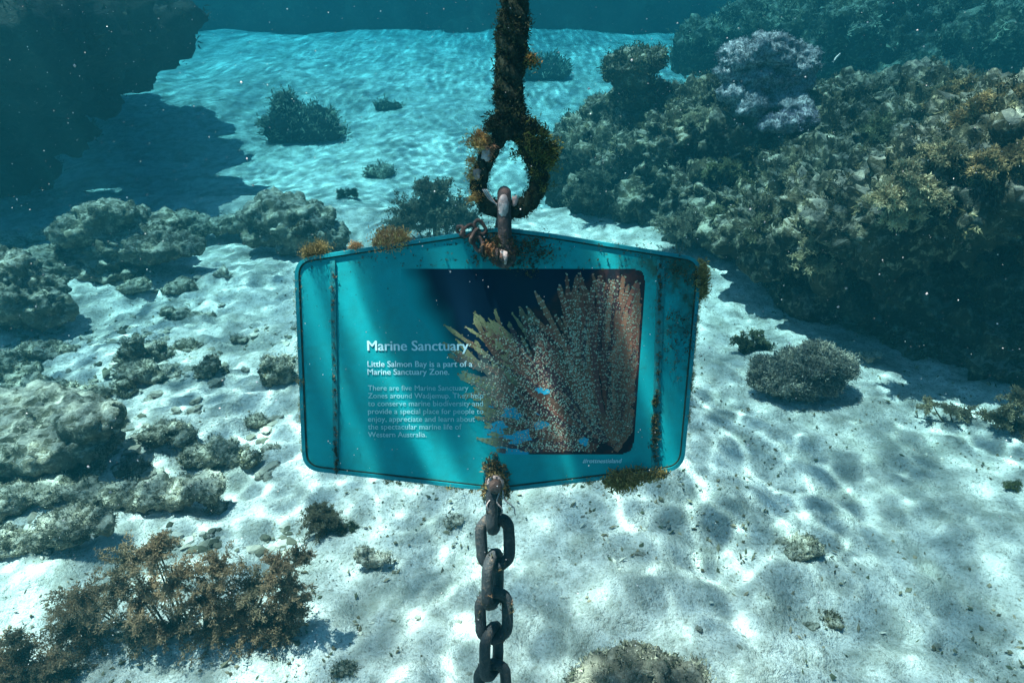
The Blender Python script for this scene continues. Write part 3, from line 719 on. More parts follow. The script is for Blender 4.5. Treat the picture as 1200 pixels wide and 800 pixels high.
# golden and olive bushes growing on the reef
for lab, b, subs, cols, tip, sd, Y in [
    ('golden brown bushy algae at the front of the reef top', (1060, 265), [(1055, 222, 28), (1080, 218, 26), (1035, 230, 22), (1070, 248, 24), (1045, 256, 18), (1095, 236, 18), (1060, 205, 18)], [(0.44, 0.36, 0.20), (0.32, 0.26, 0.13)], (0.70, 0.60, 0.38), 21, 2.62),
    ('yellowish algae clump hanging below the golden bush', (965, 325), [(960, 290, 22), (980, 280, 18), (945, 305, 16), (965, 312, 14), (990, 295, 14)], [(0.32, 0.28, 0.16), (0.22, 0.20, 0.11)], (0.56, 0.48, 0.30), 22, 2.98),
    ('rusty brown algae crowning the near reef at the picture edge', (1170, 160), [(1150, 125, 24), (1180, 128, 28), (1165, 150, 24), (1195, 106, 18), (1130, 140, 18), (1210, 140, 26), (1120, 160, 16)], [(0.34, 0.23, 0.10), (0.24, 0.17, 0.08), (0.10, 0.09, 0.04)], (0.60, 0.42, 0.20), 23, 2.5),
    ('rusty algae patch under the crowning algae at the picture edge', (1170, 215), [(1160, 190, 22), (1188, 185, 22), (1148, 200, 16), (1198, 202, 20)], [(0.30, 0.21, 0.10), (0.14, 0.11, 0.05)], (0.55, 0.40, 0.20), 24, 2.42),
    ('olive algae clump in the middle of the reef slope', (905, 290), [(895, 265, 18), (915, 262, 18), (905, 280, 16), (880, 275, 12)], [(0.16, 0.16, 0.09), (0.10, 0.11, 0.06)], (0.30, 0.28, 0.17), 25, 3.4),
    ('pale tan algae low on the reef just above the sign', (720, 285), [(705, 265, 18), (725, 270, 18), (740, 262, 14), (715, 282, 14)], [(0.18, 0.16, 0.10), (0.12, 0.12, 0.08)], (0.30, 0.27, 0.18), 26, 4.95),
    ('greyish algae ball on the reef above the sign corner', (800, 290), [(790, 265, 20), (810, 258, 20), (800, 278, 16)], [(0.17, 0.16, 0.11), (0.10, 0.11, 0.08)], (0.33, 0.31, 0.22), 27, 4.2),
    ('small golden algae tuft in the shaded undercut', (1160, 325), [(1155, 318, 12), (1170, 314, 10)], [(0.20, 0.17, 0.09)], (0.36, 0.30, 0.18), 28, 2.62),
    ('grey green weed tuft on the far flank of the reef nearest the rope', (690, 235), [(682, 215, 18), (700, 210, 18), (692, 228, 14)], [(0.14, 0.15, 0.10), (0.09, 0.11, 0.08)], (0.26, 0.26, 0.18), 31, 5.2),
    ('dark weed cushion on the reef crest below the squat knob', (765, 165), [(752, 150, 18), (772, 146, 20), (785, 155, 14)], [(0.06, 0.07, 0.04), (0.09, 0.09, 0.05)], (0.18, 0.17, 0.09), 32, 5.2),
    ('pale cream weed patch on the reef crest between knob and grey coral', (825, 150), [(812, 138, 14), (830, 134, 16), (842, 142, 12)], [(0.34, 0.31, 0.21), (0.24, 0.22, 0.14)], (0.52, 0.48, 0.34), 33, 5.0),
    ('olive weed mat in the middle of the reef under the grey coral', (850, 215), [(838, 200, 18), (858, 196, 18), (872, 206, 14)], [(0.12, 0.13, 0.06), (0.08, 0.09, 0.045)], (0.24, 0.24, 0.13), 34, 4.5),
    ('bright tan weed tuft on the reef slope just below the grey coral', (935, 215), [(925, 205, 14), (942, 200, 14), (932, 212, 12)], [(0.36, 0.30, 0.18), (0.24, 0.20, 0.11)], (0.58, 0.50, 0.32), 35, 4.1),
    ('greenish weed cushion high on the reef behind the golden bush', (1040, 165), [(1022, 150, 20), (1045, 146, 22), (1064, 156, 16)], [(0.11, 0.13, 0.07), (0.07, 0.09, 0.05)], (0.22, 0.23, 0.13), 36, 4.2),
    ('pale feathery weed on the reef between golden bush and rusty crown', (1105, 195), [(1095, 180, 18), (1116, 176, 18), (1106, 192, 14)], [(0.30, 0.25, 0.14), (0.20, 0.18, 0.10)], (0.48, 0.41, 0.25), 37, 3.3),
    ('mossy dark weed low on the reef slope above the sign corner', (850, 265), [(838, 250, 16), (858, 246, 16), (846, 262, 12)], [(0.07, 0.085, 0.05), (0.10, 0.11, 0.06)], (0.20, 0.20, 0.12), 38, 4.2),
    ('rust brown weed tuft on the reef top near the picture edge', (1130, 120), [(1112, 108, 14), (1132, 104, 16), (1146, 112, 12)], [(0.26, 0.17, 0.08), (0.16, 0.11, 0.05)], (0.40, 0.28, 0.13), 39, 3.6),
]:
    Yr = on_reef(subs[0][0], subs[0][1], Y); Y = Yr - (0.9 if sd < 30 else 0.5) * subs[0][2] * Yr / FPX if abs(Yr - Y) < 0.9 else Y
    seaweed(lab, b, subs, cols, leaf=0.017, dens=340, tipcol=tip, name='algae_bush', cat='algae', seed=sd, Y=Y, droop=0.25)

# a small fish above the reef
def fish():
    c = at(981, 67, 3.6)
    root = empty('fish', c); root.rotation_euler = (0, math.radians(-58), 0)
    tag(root, 'tiny slender pale fish swimming above the reef', 'fish')
    t = np.linspace(0, 1, 12)
    v, f = tube(np.stack([(t - 0.5) * 0.042, 0.003 * np.sin(t * 5), 0 * t], 1), 0.0045 * np.sin(np.pi * (0.08 + 0.86 * t)) ** 0.8 + 0.0004, 8)
    m = plain_mat('fish_skin', (0.55, 0.56, 0.52), (0.75, 0.76, 0.72), 200, 0.35, 0.5)
    add('body', make_mesh('body', v, f), m, root)
    tv = np.array([(-.019, 0, 0), (-.030, .001, .007), (-.027, 0, 0), (-.030, .001, -.007), (-.019, .0008, 0), (-.030, .0018, .007), (-.027, .0008, 0), (-.030, .0018, -.007)])
    tf = np.array([(0, 1, 2), (0, 2, 3), (4, 6, 5), (4, 7, 6), (0, 4, 5), (0, 5, 1), (0, 3, 7), (0, 7, 4)])
    add('tail', make_mesh('tail', tv, tf, False), m, root)
fish()

# ------------------------------------------------------------------ loose stones and shell grit on the sand
def stone_meshes():
    out = []
    for s in range(6):
        v, f = ico(3)
        w = v * (1 + 0.40 * fbm(v * 1.6 + s * 9.1, 2, 300 + s) + 0.22 * fbm(v * 4 + s, 3, 330 + s))[:, None]
        out.append(make_mesh('stone', w * np.array([1, 0.8, 0.55]), f))
    return out
STONES = stone_meshes()
for me in STONES: me.materials.append(M_STONE)
def scatter_stones():
    r = np.random.default_rng(15)
    k = 0
    zones = [('small crusted stone lying in the rubble field beside the flat slab', 'loose stones of the rubble field', 46, lambda: (r.uniform(60, 330), r.uniform(395, 560)), (0.012, 0.042)),
             ('small pale stone lying on the open sand below the sign', 'loose stones on open sand', 30, lambda: (r.uniform(330, 1180), r.uniform(600, 790)), (0.006, 0.013)),
             ('small stone on bright sand between lumpy rock and sign', 'loose stones behind the rubble field', 14, lambda: (r.uniform(110, 330), r.uniform(325, 395)), (0.012, 0.028)),
             ('small stone lying on sand around the brown seaweed', 'loose stones around the seaweed', 14, lambda: (r.uniform(0, 420), r.uniform(600, 650)), (0.008, 0.016))]
    for lab, grp, n, pos, (lo, hi) in zones:
        for i in range(n):
            g = ground(*pos()); s = lo + (hi - lo) * r.random() ** 2
            o = bpy.data.objects.new('stone', STONES[k % 6]); k += 1; COL.objects.link(o)
            o.location = (g[0], g[1], g[2] + s * 0.2); o.scale = (s * r.uniform(.8, 1.4), s, s * r.uniform(.7, 1.2)); o.rotation_euler = (r.uniform(-.3, .3), r.uniform(-.3, .3), r.uniform(0, 6.28))
            tag(o, lab, 'stone', grp)
scatter_stones()

def rubble():
    """Broken coral bits too many to count, thick in the rubble field."""
    r = np.random.default_rng(19)
    sv, sf = ico(1)
    acc = Acc(); n = 0
    cols = np.array([(0.16, 0.15, 0.11), (0.28, 0.26, 0.20), (0.44, 0.40, 0.32), (0.10, 0.10, 0.07), (0.60, 0.55, 0.46)])
    px, py = r.uniform(-20, 345, 9000), r.uniform(385, 660, 9000)
    d = np.stack([ray(p, q) for p, q in zip(px, py)]); t = -1.6 / d[:, 2]; X = d[:, 0] * t; Yy = d[:, 1] * t
    keep = fbm(np.stack([X * 3.2, Yy * 3.2, 0 * X], 1), 2, 20) + 0.25 * sstep(330, 0, px) + r.uniform(-0.3, 0.3, 9000) > 0.18
    X, Yy = X[keep][:2600], Yy[keep][:2600]; Z = ground_h(X, Yy)
    for x, y, z in zip(X, Yy, Z):
        s = 0.004 + 0.017 * r.random() ** 3
        w = sv * (1 + r.uniform(-0.35, 0.35, (len(sv), 1))) * s * r.uniform(0.5, 1.5, 3) * np.array([1.1, 1, 0.6])
        a = r.uniform(0, 6.28); ca, sa = math.cos(a), math.sin(a)
        w = np.stack([w[:, 0] * ca - w[:, 1] * sa, w[:, 0] * sa + w[:, 1] * ca, w[:, 2]], 1)
        acc.add(w + np.array([x, y, z + s * 0.15]), sf, cols[r.integers(0, 5)] * r.uniform(0.7, 1.2))
    o = add('rubble', acc.mesh('rubble', False), vcol_mat('coral_rubble', 0.92, 0.1))
    tag(o, 'broken coral rubble strewn thickly between the rocks', kind='stuff')
rubble()

def grit():
    r = np.random.default_rng(16); n = 24000
    sv = np.array([(1, 0, 0), (-1, 0, 0), (0, 1, 0), (0, -1, 0), (0, 0, 1), (0, 0, -1)], float)
    sf = np.array([(0, 2, 4), (2, 1, 4), (1, 3, 4), (3, 0, 4), (2, 0, 5), (1, 2, 5), (3, 1, 5), (0, 3, 5)])
    y = 0.95 + 3.6 * r.random(n) ** 1.4; x = r.uniform(-1, 1, n) * (0.55 + 0.85 * y)
    dens = fbm(np.stack([x * 2.3, y * 2.3, 0 * x], 1), 3, 18)
    keep = dens + r.uniform(-0.5, 0.5, n) > 0.05; x, y = x[keep], y[keep]; n = len(x)
    z = ground_h(x, y)
    s = 0.0016 + 0.0070 * r.random(n) ** 3
    A = unit(r.normal(size=(n, 3))); B = unit(np.cross(A, rand_dirs(r, n))); C = np.cross(A, B)
    P = np.stack([x, y, z + s * 0.3], 1)
    ext = np.stack([s * r.uniform(.8, 2.2, n), s * r.uniform(.6, 1.2, n), s * r.uniform(.3, .8, n)], 1)
    V = P[:, None, :] + sv[None, :, 0:1] * (A * ext[:, 0:1])[:, None, :] + sv[None, :, 1:2] * (B * ext[:, 1:2])[:, None, :] + sv[None, :, 2:3] * (C * ext[:, 2:3])[:, None, :]
    F = (sf[None] + (np.arange(n) * 6)[:, None, None]).reshape(-1, 3)
    cols = np.array([(0.12, 0.10, 0.06), (0.20, 0.18, 0.12), (0.09, 0.10, 0.06), (0.6, 0.55, 0.46), (0.3, 0.24, 0.16)])[r.integers(0, 5, n)]
    o = add('gravel', make_mesh('gravel', V.reshape(-1, 3), F, False, np.repeat(cols, 6, 0)), vcol_mat('shell_grit', 0.9, 0.1))
    tag(o, 'fine shell grit and weed crumbs strewn over the sand', kind='stuff')
grit()

# ------------------------------------------------------------------ the sign and its mooring
TILT = math.radians(-15.5)
SX = np.array([1.0, 0, 0]); SZ = np.array([0, -math.sin(TILT), math.cos(TILT)]); SY = np.array([0, math.cos(TILT), math.sin(TILT)])
D0 = 0.6 * FPX / 475.0
SO = CAM + ray(585, 422) * D0      # middle of the sign's face
def loc(px, py, off=0.0):
    """A pixel on the sign's plane as (x, z) on the sign, off metres in front of it."""
    d = ray(px, py); o = SO - SY * off
    t = np.dot(o - CAM, SY) / np.dot(d, SY)
    p = CAM + d * t - SO
    return np.array([np.dot(p, SX), -off, np.dot(p, SZ)])
def locs(pts, off=0.0): return np.array([loc(p[0], p[1], off) for p in pts])

sign = empty('sign', SO); sign.rotation_euler = (TILT, 0, 0)
tag(sign, 'teal hexagonal underwater information sign with a coral photograph hung between rope and chain', 'sign')

def teal_mat():
    m, nt, b = new_mat('teal_sign_paint', 0.6, 0.10)
    n = tex(nt, 'ShaderNodeTexNoise', 9, 6, 0.65)
    n2 = tex(nt, 'ShaderNodeTexNoise', 120, 3, 0.7)
    n3 = tex(nt, 'ShaderNodeTexNoise', 26, 6, 0.72)
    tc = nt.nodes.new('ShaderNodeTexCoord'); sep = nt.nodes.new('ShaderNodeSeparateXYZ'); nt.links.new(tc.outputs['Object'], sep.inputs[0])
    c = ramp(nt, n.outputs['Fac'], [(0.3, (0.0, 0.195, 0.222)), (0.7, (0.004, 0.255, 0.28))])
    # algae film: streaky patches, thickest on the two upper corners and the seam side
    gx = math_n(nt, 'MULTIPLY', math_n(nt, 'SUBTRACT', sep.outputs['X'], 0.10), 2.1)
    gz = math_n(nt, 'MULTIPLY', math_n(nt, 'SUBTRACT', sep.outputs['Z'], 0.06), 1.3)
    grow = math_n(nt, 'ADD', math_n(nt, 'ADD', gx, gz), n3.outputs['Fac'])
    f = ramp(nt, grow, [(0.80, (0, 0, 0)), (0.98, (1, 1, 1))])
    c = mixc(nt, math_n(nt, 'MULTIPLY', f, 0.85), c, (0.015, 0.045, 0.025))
    sp = math_n(nt, 'ADD', n2.outputs['Fac'], math_n(nt, 'MULTIPLY', math_n(nt, 'MAXIMUM', sep.outputs['Z'], -0.02), 0.55))
    g = ramp(nt, sp, [(0.70, (0, 0, 0)), (0.74, (1, 1, 1))])
    c = mixc(nt, math_n(nt, 'MULTIPLY', g, 0.85), c, (0.012, 0.02, 0.014))
    n5 = tex(nt, 'ShaderNodeTexNoise', 17, 8, 0.75)
    wf = ramp(nt, n5.outputs['Fac'], [(0.46, (0, 0, 0)), (0.66, (1, 1, 1))])
    c = mixc(nt, math_n(nt, 'MULTIPLY', wf, 0.40), c, (0.012, 0.115, 0.105))
    n6 = tex(nt, 'ShaderNodeTexNoise', 210, 3, 0.6)
    sf_ = ramp(nt, n6.outputs['Fac'], [(0.69, (0, 0, 0)), (0.74, (1, 1, 1))])
    c = mixc(nt, math_n(nt, 'MULTIPLY', sf_, 0.5), c, (0.16, 0.34, 0.34))
    nt.links.new(c, b.inputs['Base Color'])
    bump(nt, b, n3.outputs['Fac'], 0.3, 0.002)
    return m
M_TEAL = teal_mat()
M_TEALRIM = plain_mat('teal_rim', (0.0, 0.13, 0.16), (0.0, 0.19, 0.225), 40, 0.5, 0.3, 0.0005)

def rounded(corners):
    """Outline through corners (px, py, radius px), rounded."""
    out = []
    n = len(corners)
    for i in range(n):
        p = np.array(corners[i][:2], float); r = corners[i][2]
        a = unit(np.array(corners[i - 1][:2], float) - p); b = unit(np.array(corners[(i + 1) % n][:2], float) - p)
        for t in np.linspace(0, 1, 9):
            q0 = p + a * r; q1 = p + b * r
            out.append(q0 * (1 - t) ** 2 + 2 * p * t * (1 - t) + q1 * t ** 2)
    return np.array(out)
OUT = rounded([(346, 304, 20), (540, 274, 6), (585, 267, 22), (640, 274, 6), (822, 303, 20), (800, 549, 20), (585, 575, 14), (356, 549, 20)])
def inset(poly, d):
    c = []
    n = len(poly)
    for i in range(n):
        t = unit(poly[(i + 1) % n] - poly[i - 1]); c.append(poly[i] + np.array([-t[1], t[0]]) * d)
    return np.array(c)

def slab(name, poly_px, front, back, mat, parent, z=None):
    """A flat plate cut to an outline, front and back metres in front of the sign's plane."""
    P = locs(poly_px, 0.0)
    bm = bmesh.new()
    vf = [bm.verts.new((p[0], -front, p[2])) for p in P]; vb = [bm.verts.new((p[0], -back, p[2])) for p in P]
    n = len(P)
    bm.faces.new(vf); bm.faces.new(vb[::-1])
    for i in range(n): bm.faces.new((vf[i], vb[i], vb[(i + 1) % n], vf[(i + 1) % n]))
    bmesh.ops.recalc_face_normals(bm, faces=bm.faces)
    me = bpy.data.meshes.new(name); bm.to_mesh(me); bm.free()
    return add(name, me, mat, parent)

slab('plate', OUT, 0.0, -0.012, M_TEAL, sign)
def ring(name, outer, inner, front, back, mat, parent):
    A = locs(outer); B = locs(inner); n = len(A)
    V = np.vstack([A + [0, -front, 0], B + [0, -front, 0], A + [0, -back, 0], B + [0, -back, 0]])
    F = []
    for i in range(n):
        k = (i + 1) % n
        F += [(i, k, n + k, n + i), (n + i, n + k, 3 * n + k, 3 * n + i), (k, i, 2 * n + i, 2 * n + k)]
    return add(name, make_mesh(name, V, np.array(F), False), mat, parent)
s_in = 1.0 if np.linalg.norm(inset(OUT, 4).mean(0) - OUT.mean(0)) >= 0 and np.ptp(inset(OUT, 4)[:, 0]) < np.ptp(OUT[:, 0]) else -1.0
rim = ring('rim', inset(OUT, -1.0 * s_in), inset(OUT, 3.2 * s_in), 0.0022, -0.0135, M_TEALRIM, sign)
M_DARKLINE = plain_mat('dark_growth', (0.006, 0.02, 0.018), (0.03, 0.05, 0.03), 90, 0.9, 0.1, 0.001)
ring('groove', inset(OUT, 3.6 * s_in), inset(OUT, 5.0 * s_in), 0.0009, 0.0001, M_DARKLINE, sign)
# strapping strips down both sides
M_STRAP = plain_mat('teal_strap', (0.0, 0.11, 0.13), (0.01, 0.16, 0.17), 70, 0.6, 0.2, 0.001)
slab('strap', np.array([(387, 306), (393, 305), (397.5, 552), (391.5, 551)]), 0.0022, 0.0002, M_STRAP, sign)
slab('strap', np.array([(770, 304), (779, 305), (770, 551), (763, 552)]), 0.0022, 0.0002, M_STRAP, sign)

# printed photograph: gradient ground, coral branches and polyps as flat print layers
TEAL = np.array([0.002, 0.225, 0.251])
def print_ground():
    nx, ny = 190, 150
    us = np.linspace(0, 1, nx); vs_ = np.linspace(0, 1, ny)
    V = []; C = []
    for j in vs_:
        for i in us:
            # picture corners as they stand on the sign
            x0, x1 = 470, 757 - 15 * j; y = 315 + 217 * j
            V.append((x0 + (x1 - x0) * i, y))
    P2 = np.array(V); px, py = P2[:, 0], P2[:, 1]
    q = np.stack([px * 0.02, py * 0.02, 0 * px], 1)
    n = fbm(q, 3, 91); n2 = fbm(q * 3.5, 3, 92)
    a = sstep(480, 532, px + 0.42 * (350 - py) * 1.0 + 12 * n)        # how far the picture has faded in
    a = a * (1 - 0.0 * n)
    navy = np.array([0.0, 0.010, 0.026]); blue = np.array([0.015, 0.24, 0.38]); green = np.array([0.03, 0.12, 0.11]); plum = np.array([0.012, 0.014, 0.026])
    low = sstep(400, 470, py - 0.05 * px + 12 * n)
    edge = np.interp(py, [315, 341, 372, 420, 480, 532], [700, 655, 606, 580, 578, 566])      # outline of the coral fan
    fan = sstep(-6, 10, px - edge + 10 * n2)[:, None]
    maroon = np.array([0.022, 0.015, 0.018]); dark = np.array([0.008, 0.012, 0.018]); teal = np.array([0.02, 0.10, 0.10])
    g = sstep(-0.25, 0.35, fbm(q * 6, 3, 93))[:, None]
    coral = (maroon[None] * g + dark[None] * (1 - g))
    tl = (1 - sstep(560, 660, px)) * (1.0 * (px > 0)); tl = (tl * sstep(395, 440, py))[:, None]
    coral = coral * (1 - 0.6 * tl) + teal[None] * 0.6 * tl
    base = navy[None] * (1 - fan) + coral * fan
    gap = (sstep(0.10, 0.28, fbm(np.stack([px * 0.045 + py * 0.02, py * 0.085, 0 * px], 1), 2, 97) - 0.55 * sstep(610, 700, px)) * sstep(455, 485, py) * sstep(556, 574, px))[:, None]
    base = base * (1 - gap) + blue[None] * gap
    C = TEAL[None] * (1 - a[:, None]) + base * a[:, None]
    L = np.array([loc(x, y, 0.0) for x, y in P2]); L[:, 1] = -0.0002
    idx = np.arange(nx * ny).reshape(ny, nx)
    F = np.stack([idx[:-1, :-1], idx[1:, :-1], idx[1:, 1:], idx[:-1, 1:]], -1).reshape(-1, 4)
    # round the two picture corners on the outer side
    cx = P2[F].mean(1); u = np.tile(np.arange(nx - 1), ny - 1) / (nx - 2); v = np.repeat(np.arange(ny - 1), nx - 1) / (ny - 2)
    X = (1 - u) * 287; 
    drop = np.zeros(len(F), bool)
    for vv in (v * 217, (1 - v) * 217):
        drop |= (X < 12) & (vv < 12) & ((12 - X) ** 2 + (12 - vv) ** 2 > 144)
    F = F[~drop & (a[F].max(1) > 0.04)]
    return add('picture', make_mesh('picture', L, F, False, C), vcol_mat('printed_picture', 0.7, 0.04), sign)
picture = print_ground()

def print_coral():
    r = np.random.default_rng(33)
    br = Acc(); dt = Acc()
    def inside(p, m=0): return (p[1] > 317 + m) and (p[1] < 531 - m) and (p[0] < 756 - m - 15 * (p[1] - 315) / 217) and not (p[0] > 744 and p[1] < 326)
    base = np.array([712.0, 528.0])
    ang = [40, 58, 77, 92, 106, 111, 117, 124, 132, 137, 142, 147, 152, 160, 168, 178, 186]; reach = [70, 95, 205, 205, 212, 190, 208, 178, 218, 196, 242, 215, 180, 165, 160, 148, 130]
    cols = np.array([(0.10, 0.045, 0.036), (0.065, 0.034, 0.034), (0.12, 0.068, 0.046), (0.042, 0.028, 0.034), (0.09, 0.056, 0.042)])
    tipc = np.array([0.19, 0.23, 0.12])
    paths = []
    for a0 in np.r_[np.linspace(42, 186, 56), r.uniform(70, 175, 16)]:
        a0 += r.normal() * 1.5
        R = np.interp(a0, ang, reach) * (r.uniform(0.55, 1.0) if len(paths) % 2 else r.uniform(0.9, 1.02))
        def curve(p0, aa, ln, bend):
            t = np.linspace(0, 1, 24); th = np.radians(aa + bend * (t - 0.5) * 2)
            st = np.stack([np.cos(th), -np.sin(th)], 1) * ln / 23
            return p0 + np.cumsum(st, 0)
        s0 = r.uniform(0.0, 0.25) * R
        p0 = base + np.array([math.cos(math.radians(a0)), -math.sin(math.radians(a0))]) * s0 + r.normal(size=2) * 4
        main = curve(p0, a0, R - s0, r.uniform(-15, 15)); paths.append((main, r.uniform(2.8, 4.0), R))
        for _ in range(r.integers(1, 4)):
            i = r.integers(7, 18); d = main[i] - main[i - 1]; aa = math.degrees(math.atan2(-d[1], d[0])) + r.choice([-1, 1]) * r.uniform(12, 24)
            paths.append((curve(main[i], aa, (R - s0) * (1 - i / 23) * r.uniform(0.6, 0.95), r.uniform(-22, 22)), r.uniform(2.8, 4.0), R))
    order = r.permutation(len(paths)); dots = []
    for q, k in enumerate(order):
        pth, w0, R = paths[k]; n = len(pth); t = np.linspace(0, 1, n)
        w = w0 * (1.0 - 0.25 * t) + r.normal(size=n) * 0.45; w[-1] *= 0.25; w[-2] *= 0.8
        d = unit(np.gradient(pth, axis=0)); nn = np.stack([-d[:, 1], d[:, 0]], 1)
        Aq = pth + nn * w[:, None]; Bq = pth - nn * (w + r.normal(size=n) * 0.4)[:, None]
        c = cols[r.integers(0, 5)] * r.uniform(0.65, 1.25)
        lft = float(np.clip((640 - pth[-1, 0]) / 70, 0.05, 1))
        tm = (sstep(0.70, 1.0, t) * 0.9 * lft)[:, None]
        cc = c * (1 - tm) + tipc * tm
        hz = (sstep(0, 70, 615 - pth[:, 0]) * sstep(400, 440, pth[:, 1]))[:, None] * 0.55      # the print fades to teal low on this side
        cc = cc * (1 - hz) + np.array([0.03, 0.16, 0.155]) * hz
        ok = [inside(x) and inside(y) for x, y in zip(Aq, Bq)]
        F = [(i, i + 1, n + i + 1, n + i) for i in range(n - 1) if ok[i] and ok[i + 1]]
        if not F: continue
        L = locs(np.vstack([Aq, Bq])); L[:, 1] = -(0.00025 + 0.0000012 * q)
        br.add(L, np.array(F), np.vstack([cc, cc]))
        ln = np.linalg.norm(np.diff(pth, axis=0), axis=1).sum(); m = max(3, int(ln / 3.8))
        for u in np.linspace(0.02, 1.0, m):
            i = min(n - 1, int(u * (n - 1) + 0.5))
            for side in (-0.85, 0.0, 0.85):
                if r.random() < 0.34: continue
                p = pth[i] + nn[i] * (side + r.normal() * 0.15) * w[i] + r.normal(size=2) * 0.5
                if inside(p, 2): dots.append((p, u, lft, float(hz[i, 0]), 0.00050 + 0.0000012 * q))
    for gx, gy, gw, gh, sl in [(600, 484, 12, 8, .1), (583, 500, 10, 8, 0), (606, 512, 15, 8, -.1), (634, 498, 9, 5, -.1), (684, 516, 6, 5, 0), (636, 458, 8, 4, .15)]:
        th = np.arange(14) / 14 * 2 * math.pi; rad = 1 + 0.25 * r.normal(size=14)
        P_ = np.stack([gx + gw * rad * np.cos(th), gy + gh * rad * np.sin(th) + sl * gw * np.cos(th)], 1)
        P_[:, 1] = np.clip(P_[:, 1], 318, 529); L = locs(np.vstack([[gx, gy], P_])); L[:, 1] = -0.00060 - 0.000001 * gx / 100
        br.add(L, np.array([(0, i + 1, (i + 1) % 14 + 1) for i in range(14)]), np.array([0.02, 0.27, 0.40]) * r.uniform(0.7, 1.15))
    a = np.arange(7) / 7 * 2 * math.pi
    for k, (p, u, lft, hz, off) in enumerate(dots):
        rr = r.uniform(0.45, 1.0) * (1.2 if u > 0.85 else 1.0)
        dim = 1 - 0.55 * sstep(655, 755, p[0])
        col = np.array([0.18, 0.22, 0.115]) if (u > 0.82 and lft > 0.5) else (np.array([0.32, 0.21, 0.16]) if r.random() < 0.38 else np.array([0.28, 0.41, 0.33]))
        col = col * r.uniform(0.45, 1.05) * dim * (1 - 0.3 * hz)
        L = locs(np.vstack([p, p + rr * np.stack([np.cos(a), np.sin(a)], 1)])); L[:, 1] = -(off + 0.00000001 * k)
        dt.add(L, np.array([(0, i + 1, (i + 1) % 7 + 1) for i in range(7)]), col)
    m = vcol_mat('printed_coral', 0.7, 0.04)
    add('printed_coral', br.mesh('printed_coral', False), m, picture)
    o = add('printed_polyps', dt.mesh('printed_polyps', False), m, picture); tag(o, kind='stuff')
print_coral()

# lettering
M_TEXT = plain_mat('pale_lettering', (0.30, 0.53, 0.59), (0.42, 0.64, 0.70), 60, 0.5, 0.25, 0)
M_TEXTDIM = plain_mat('faded_lettering', (0.13, 0.38, 0.43), (0.25, 0.49, 0.54), 45, 0.5, 0.25, 0)
def letter(text, x0, x1, base, bold, mat, ital=0.0):
    cu = bpy.data.curves.new('lettering', 'FONT'); cu.body = text; cu.size = 1.0; cu.resolution_u = 3; cu.shear = ital
    o = bpy.data.objects.new('tmp', cu); COL.objects.link(o)
    dg = bpy.context.evaluated_depsgraph_get(); dg.update()
    me = bpy.data.meshes.new_from_object(o.evaluated_get(dg)); bpy.data.objects.remove(o)
    v, _ = mesh_arrays(me); me.calc_loop_triangles()
    f = np.empty(len(me.loop_triangles) * 3, np.int32); me.loop_triangles.foreach_get('vertices', f); f = f.reshape(-1, 3)
    bpy.data.meshes.remove(me)
    a = loc(x0, base); b = loc(x1, base)
    s = (b[0] - a[0]) / (v[:, 0].max() - v[:, 0].min())
    acc = Acc()
    for k, dx in enumerate((0.0, -bold, bold, -bold / 2, bold / 2) if bold else (0.0,)):
        acc.add(np.stack([a[0] + (v[:, 0] - v[:, 0].min() + dx) * s, np.full(len(v), -0.00078 - 0.00001 * k), a[2] + (v[:, 1] + abs(dx) * 0.2) * s], 1), f)
    add('lettering', acc.mesh('lettering', False), mat, sign)
letter('Marine Sanctuary', 431, 549, 410.5, 0.019, M_TEXT)
letter('Little Salmon Bay is a part of a', 431, 553.5, 429.5, 0.008, M_TEXT)
letter('Marine Sanctuary Zone.', 431, 526.5, 438.7, 0.008, M_TEXT)
for txt, x1, y in [('There are five Marine Sanctuary', 549, 457.2), ('Zones around Wadjemup. They help', 566.5, 466.2), ('to conserve marine biodiversity and', 566, 475.4),
                   ('provide a special place for people to', 566.5, 484.5), ('enjoy, appreciate and learn about', 556.5, 493.6), ('the spectacular marine life of', 541, 502.6), ('Western Australia.', 500, 511.6)]:
    letter(txt, 431.5, x1, y, 0.0, M_TEXTDIM)
letter('#rottnestisland', 683, 728.5, 541.8, 0.008, M_TEXT, 0.2)

# growth on the sign's edges and face
def growth(name, pts_px, r, hgt, per, cols, off=(0.0, -0.010), spread=0.004, dirn=None, parent=sign, n=None, back=0.0):
    P = locs(pts_px); P[:, 1] = r.uniform(min(off), max(off), len(P)) * -1 if False else r.uniform(0.0, 0.012, len(P)) + back
    dirn = np.asarray(dirn if dirn is not None else (0, -0.4, 1.0), float)
    nr = np.repeat(unit(dirn[None]), len(P), 0)
    v, f, c = turf(P, nr, n or len(P) * 10, r, hgt * 0.5, int(per * 1.5), cols, max(spread, hgt * 0.42))
    o = add(name, make_mesh(name, v, f, False, c), M_LEAF, parent); tag(o, kind='stuff')
    return o
R1 = np.random.default_rng(71)
def along(a, b, n, jit=0.6): 
    t = R1.random(n)[:, None]; return np.array(a) * (1 - t) + np.array(b) * t + R1.normal(size=(n, 2)) * jit
growth('algae_tuft', along((357, 297), (378, 291), 60, 1.6), R1, 0.007, 8, [(0.13, 0.12, 0.05), (0.20, 0.17, 0.07)], dirn=(-0.2, -0.2, 1), spread=0.005)
growth('algae_tuft', along((442, 283), (474, 281), 70, 2.2), R1, 0.010, 8, [(0.70, 0.44, 0.16), (0.75, 0.46, 0.16), (0.50, 0.26, 0.10)], dirn=(0.15, 0.3, 1), spread=0.006)
growth('algae_tuft', along((448, 282), (460, 278), 30, 2.0), R1, 0.012, 8, [(0.80, 0.56, 0.30), (0.55, 0.26, 0.13)], dirn=(0.0, 0.3, 1), spread=0.005)
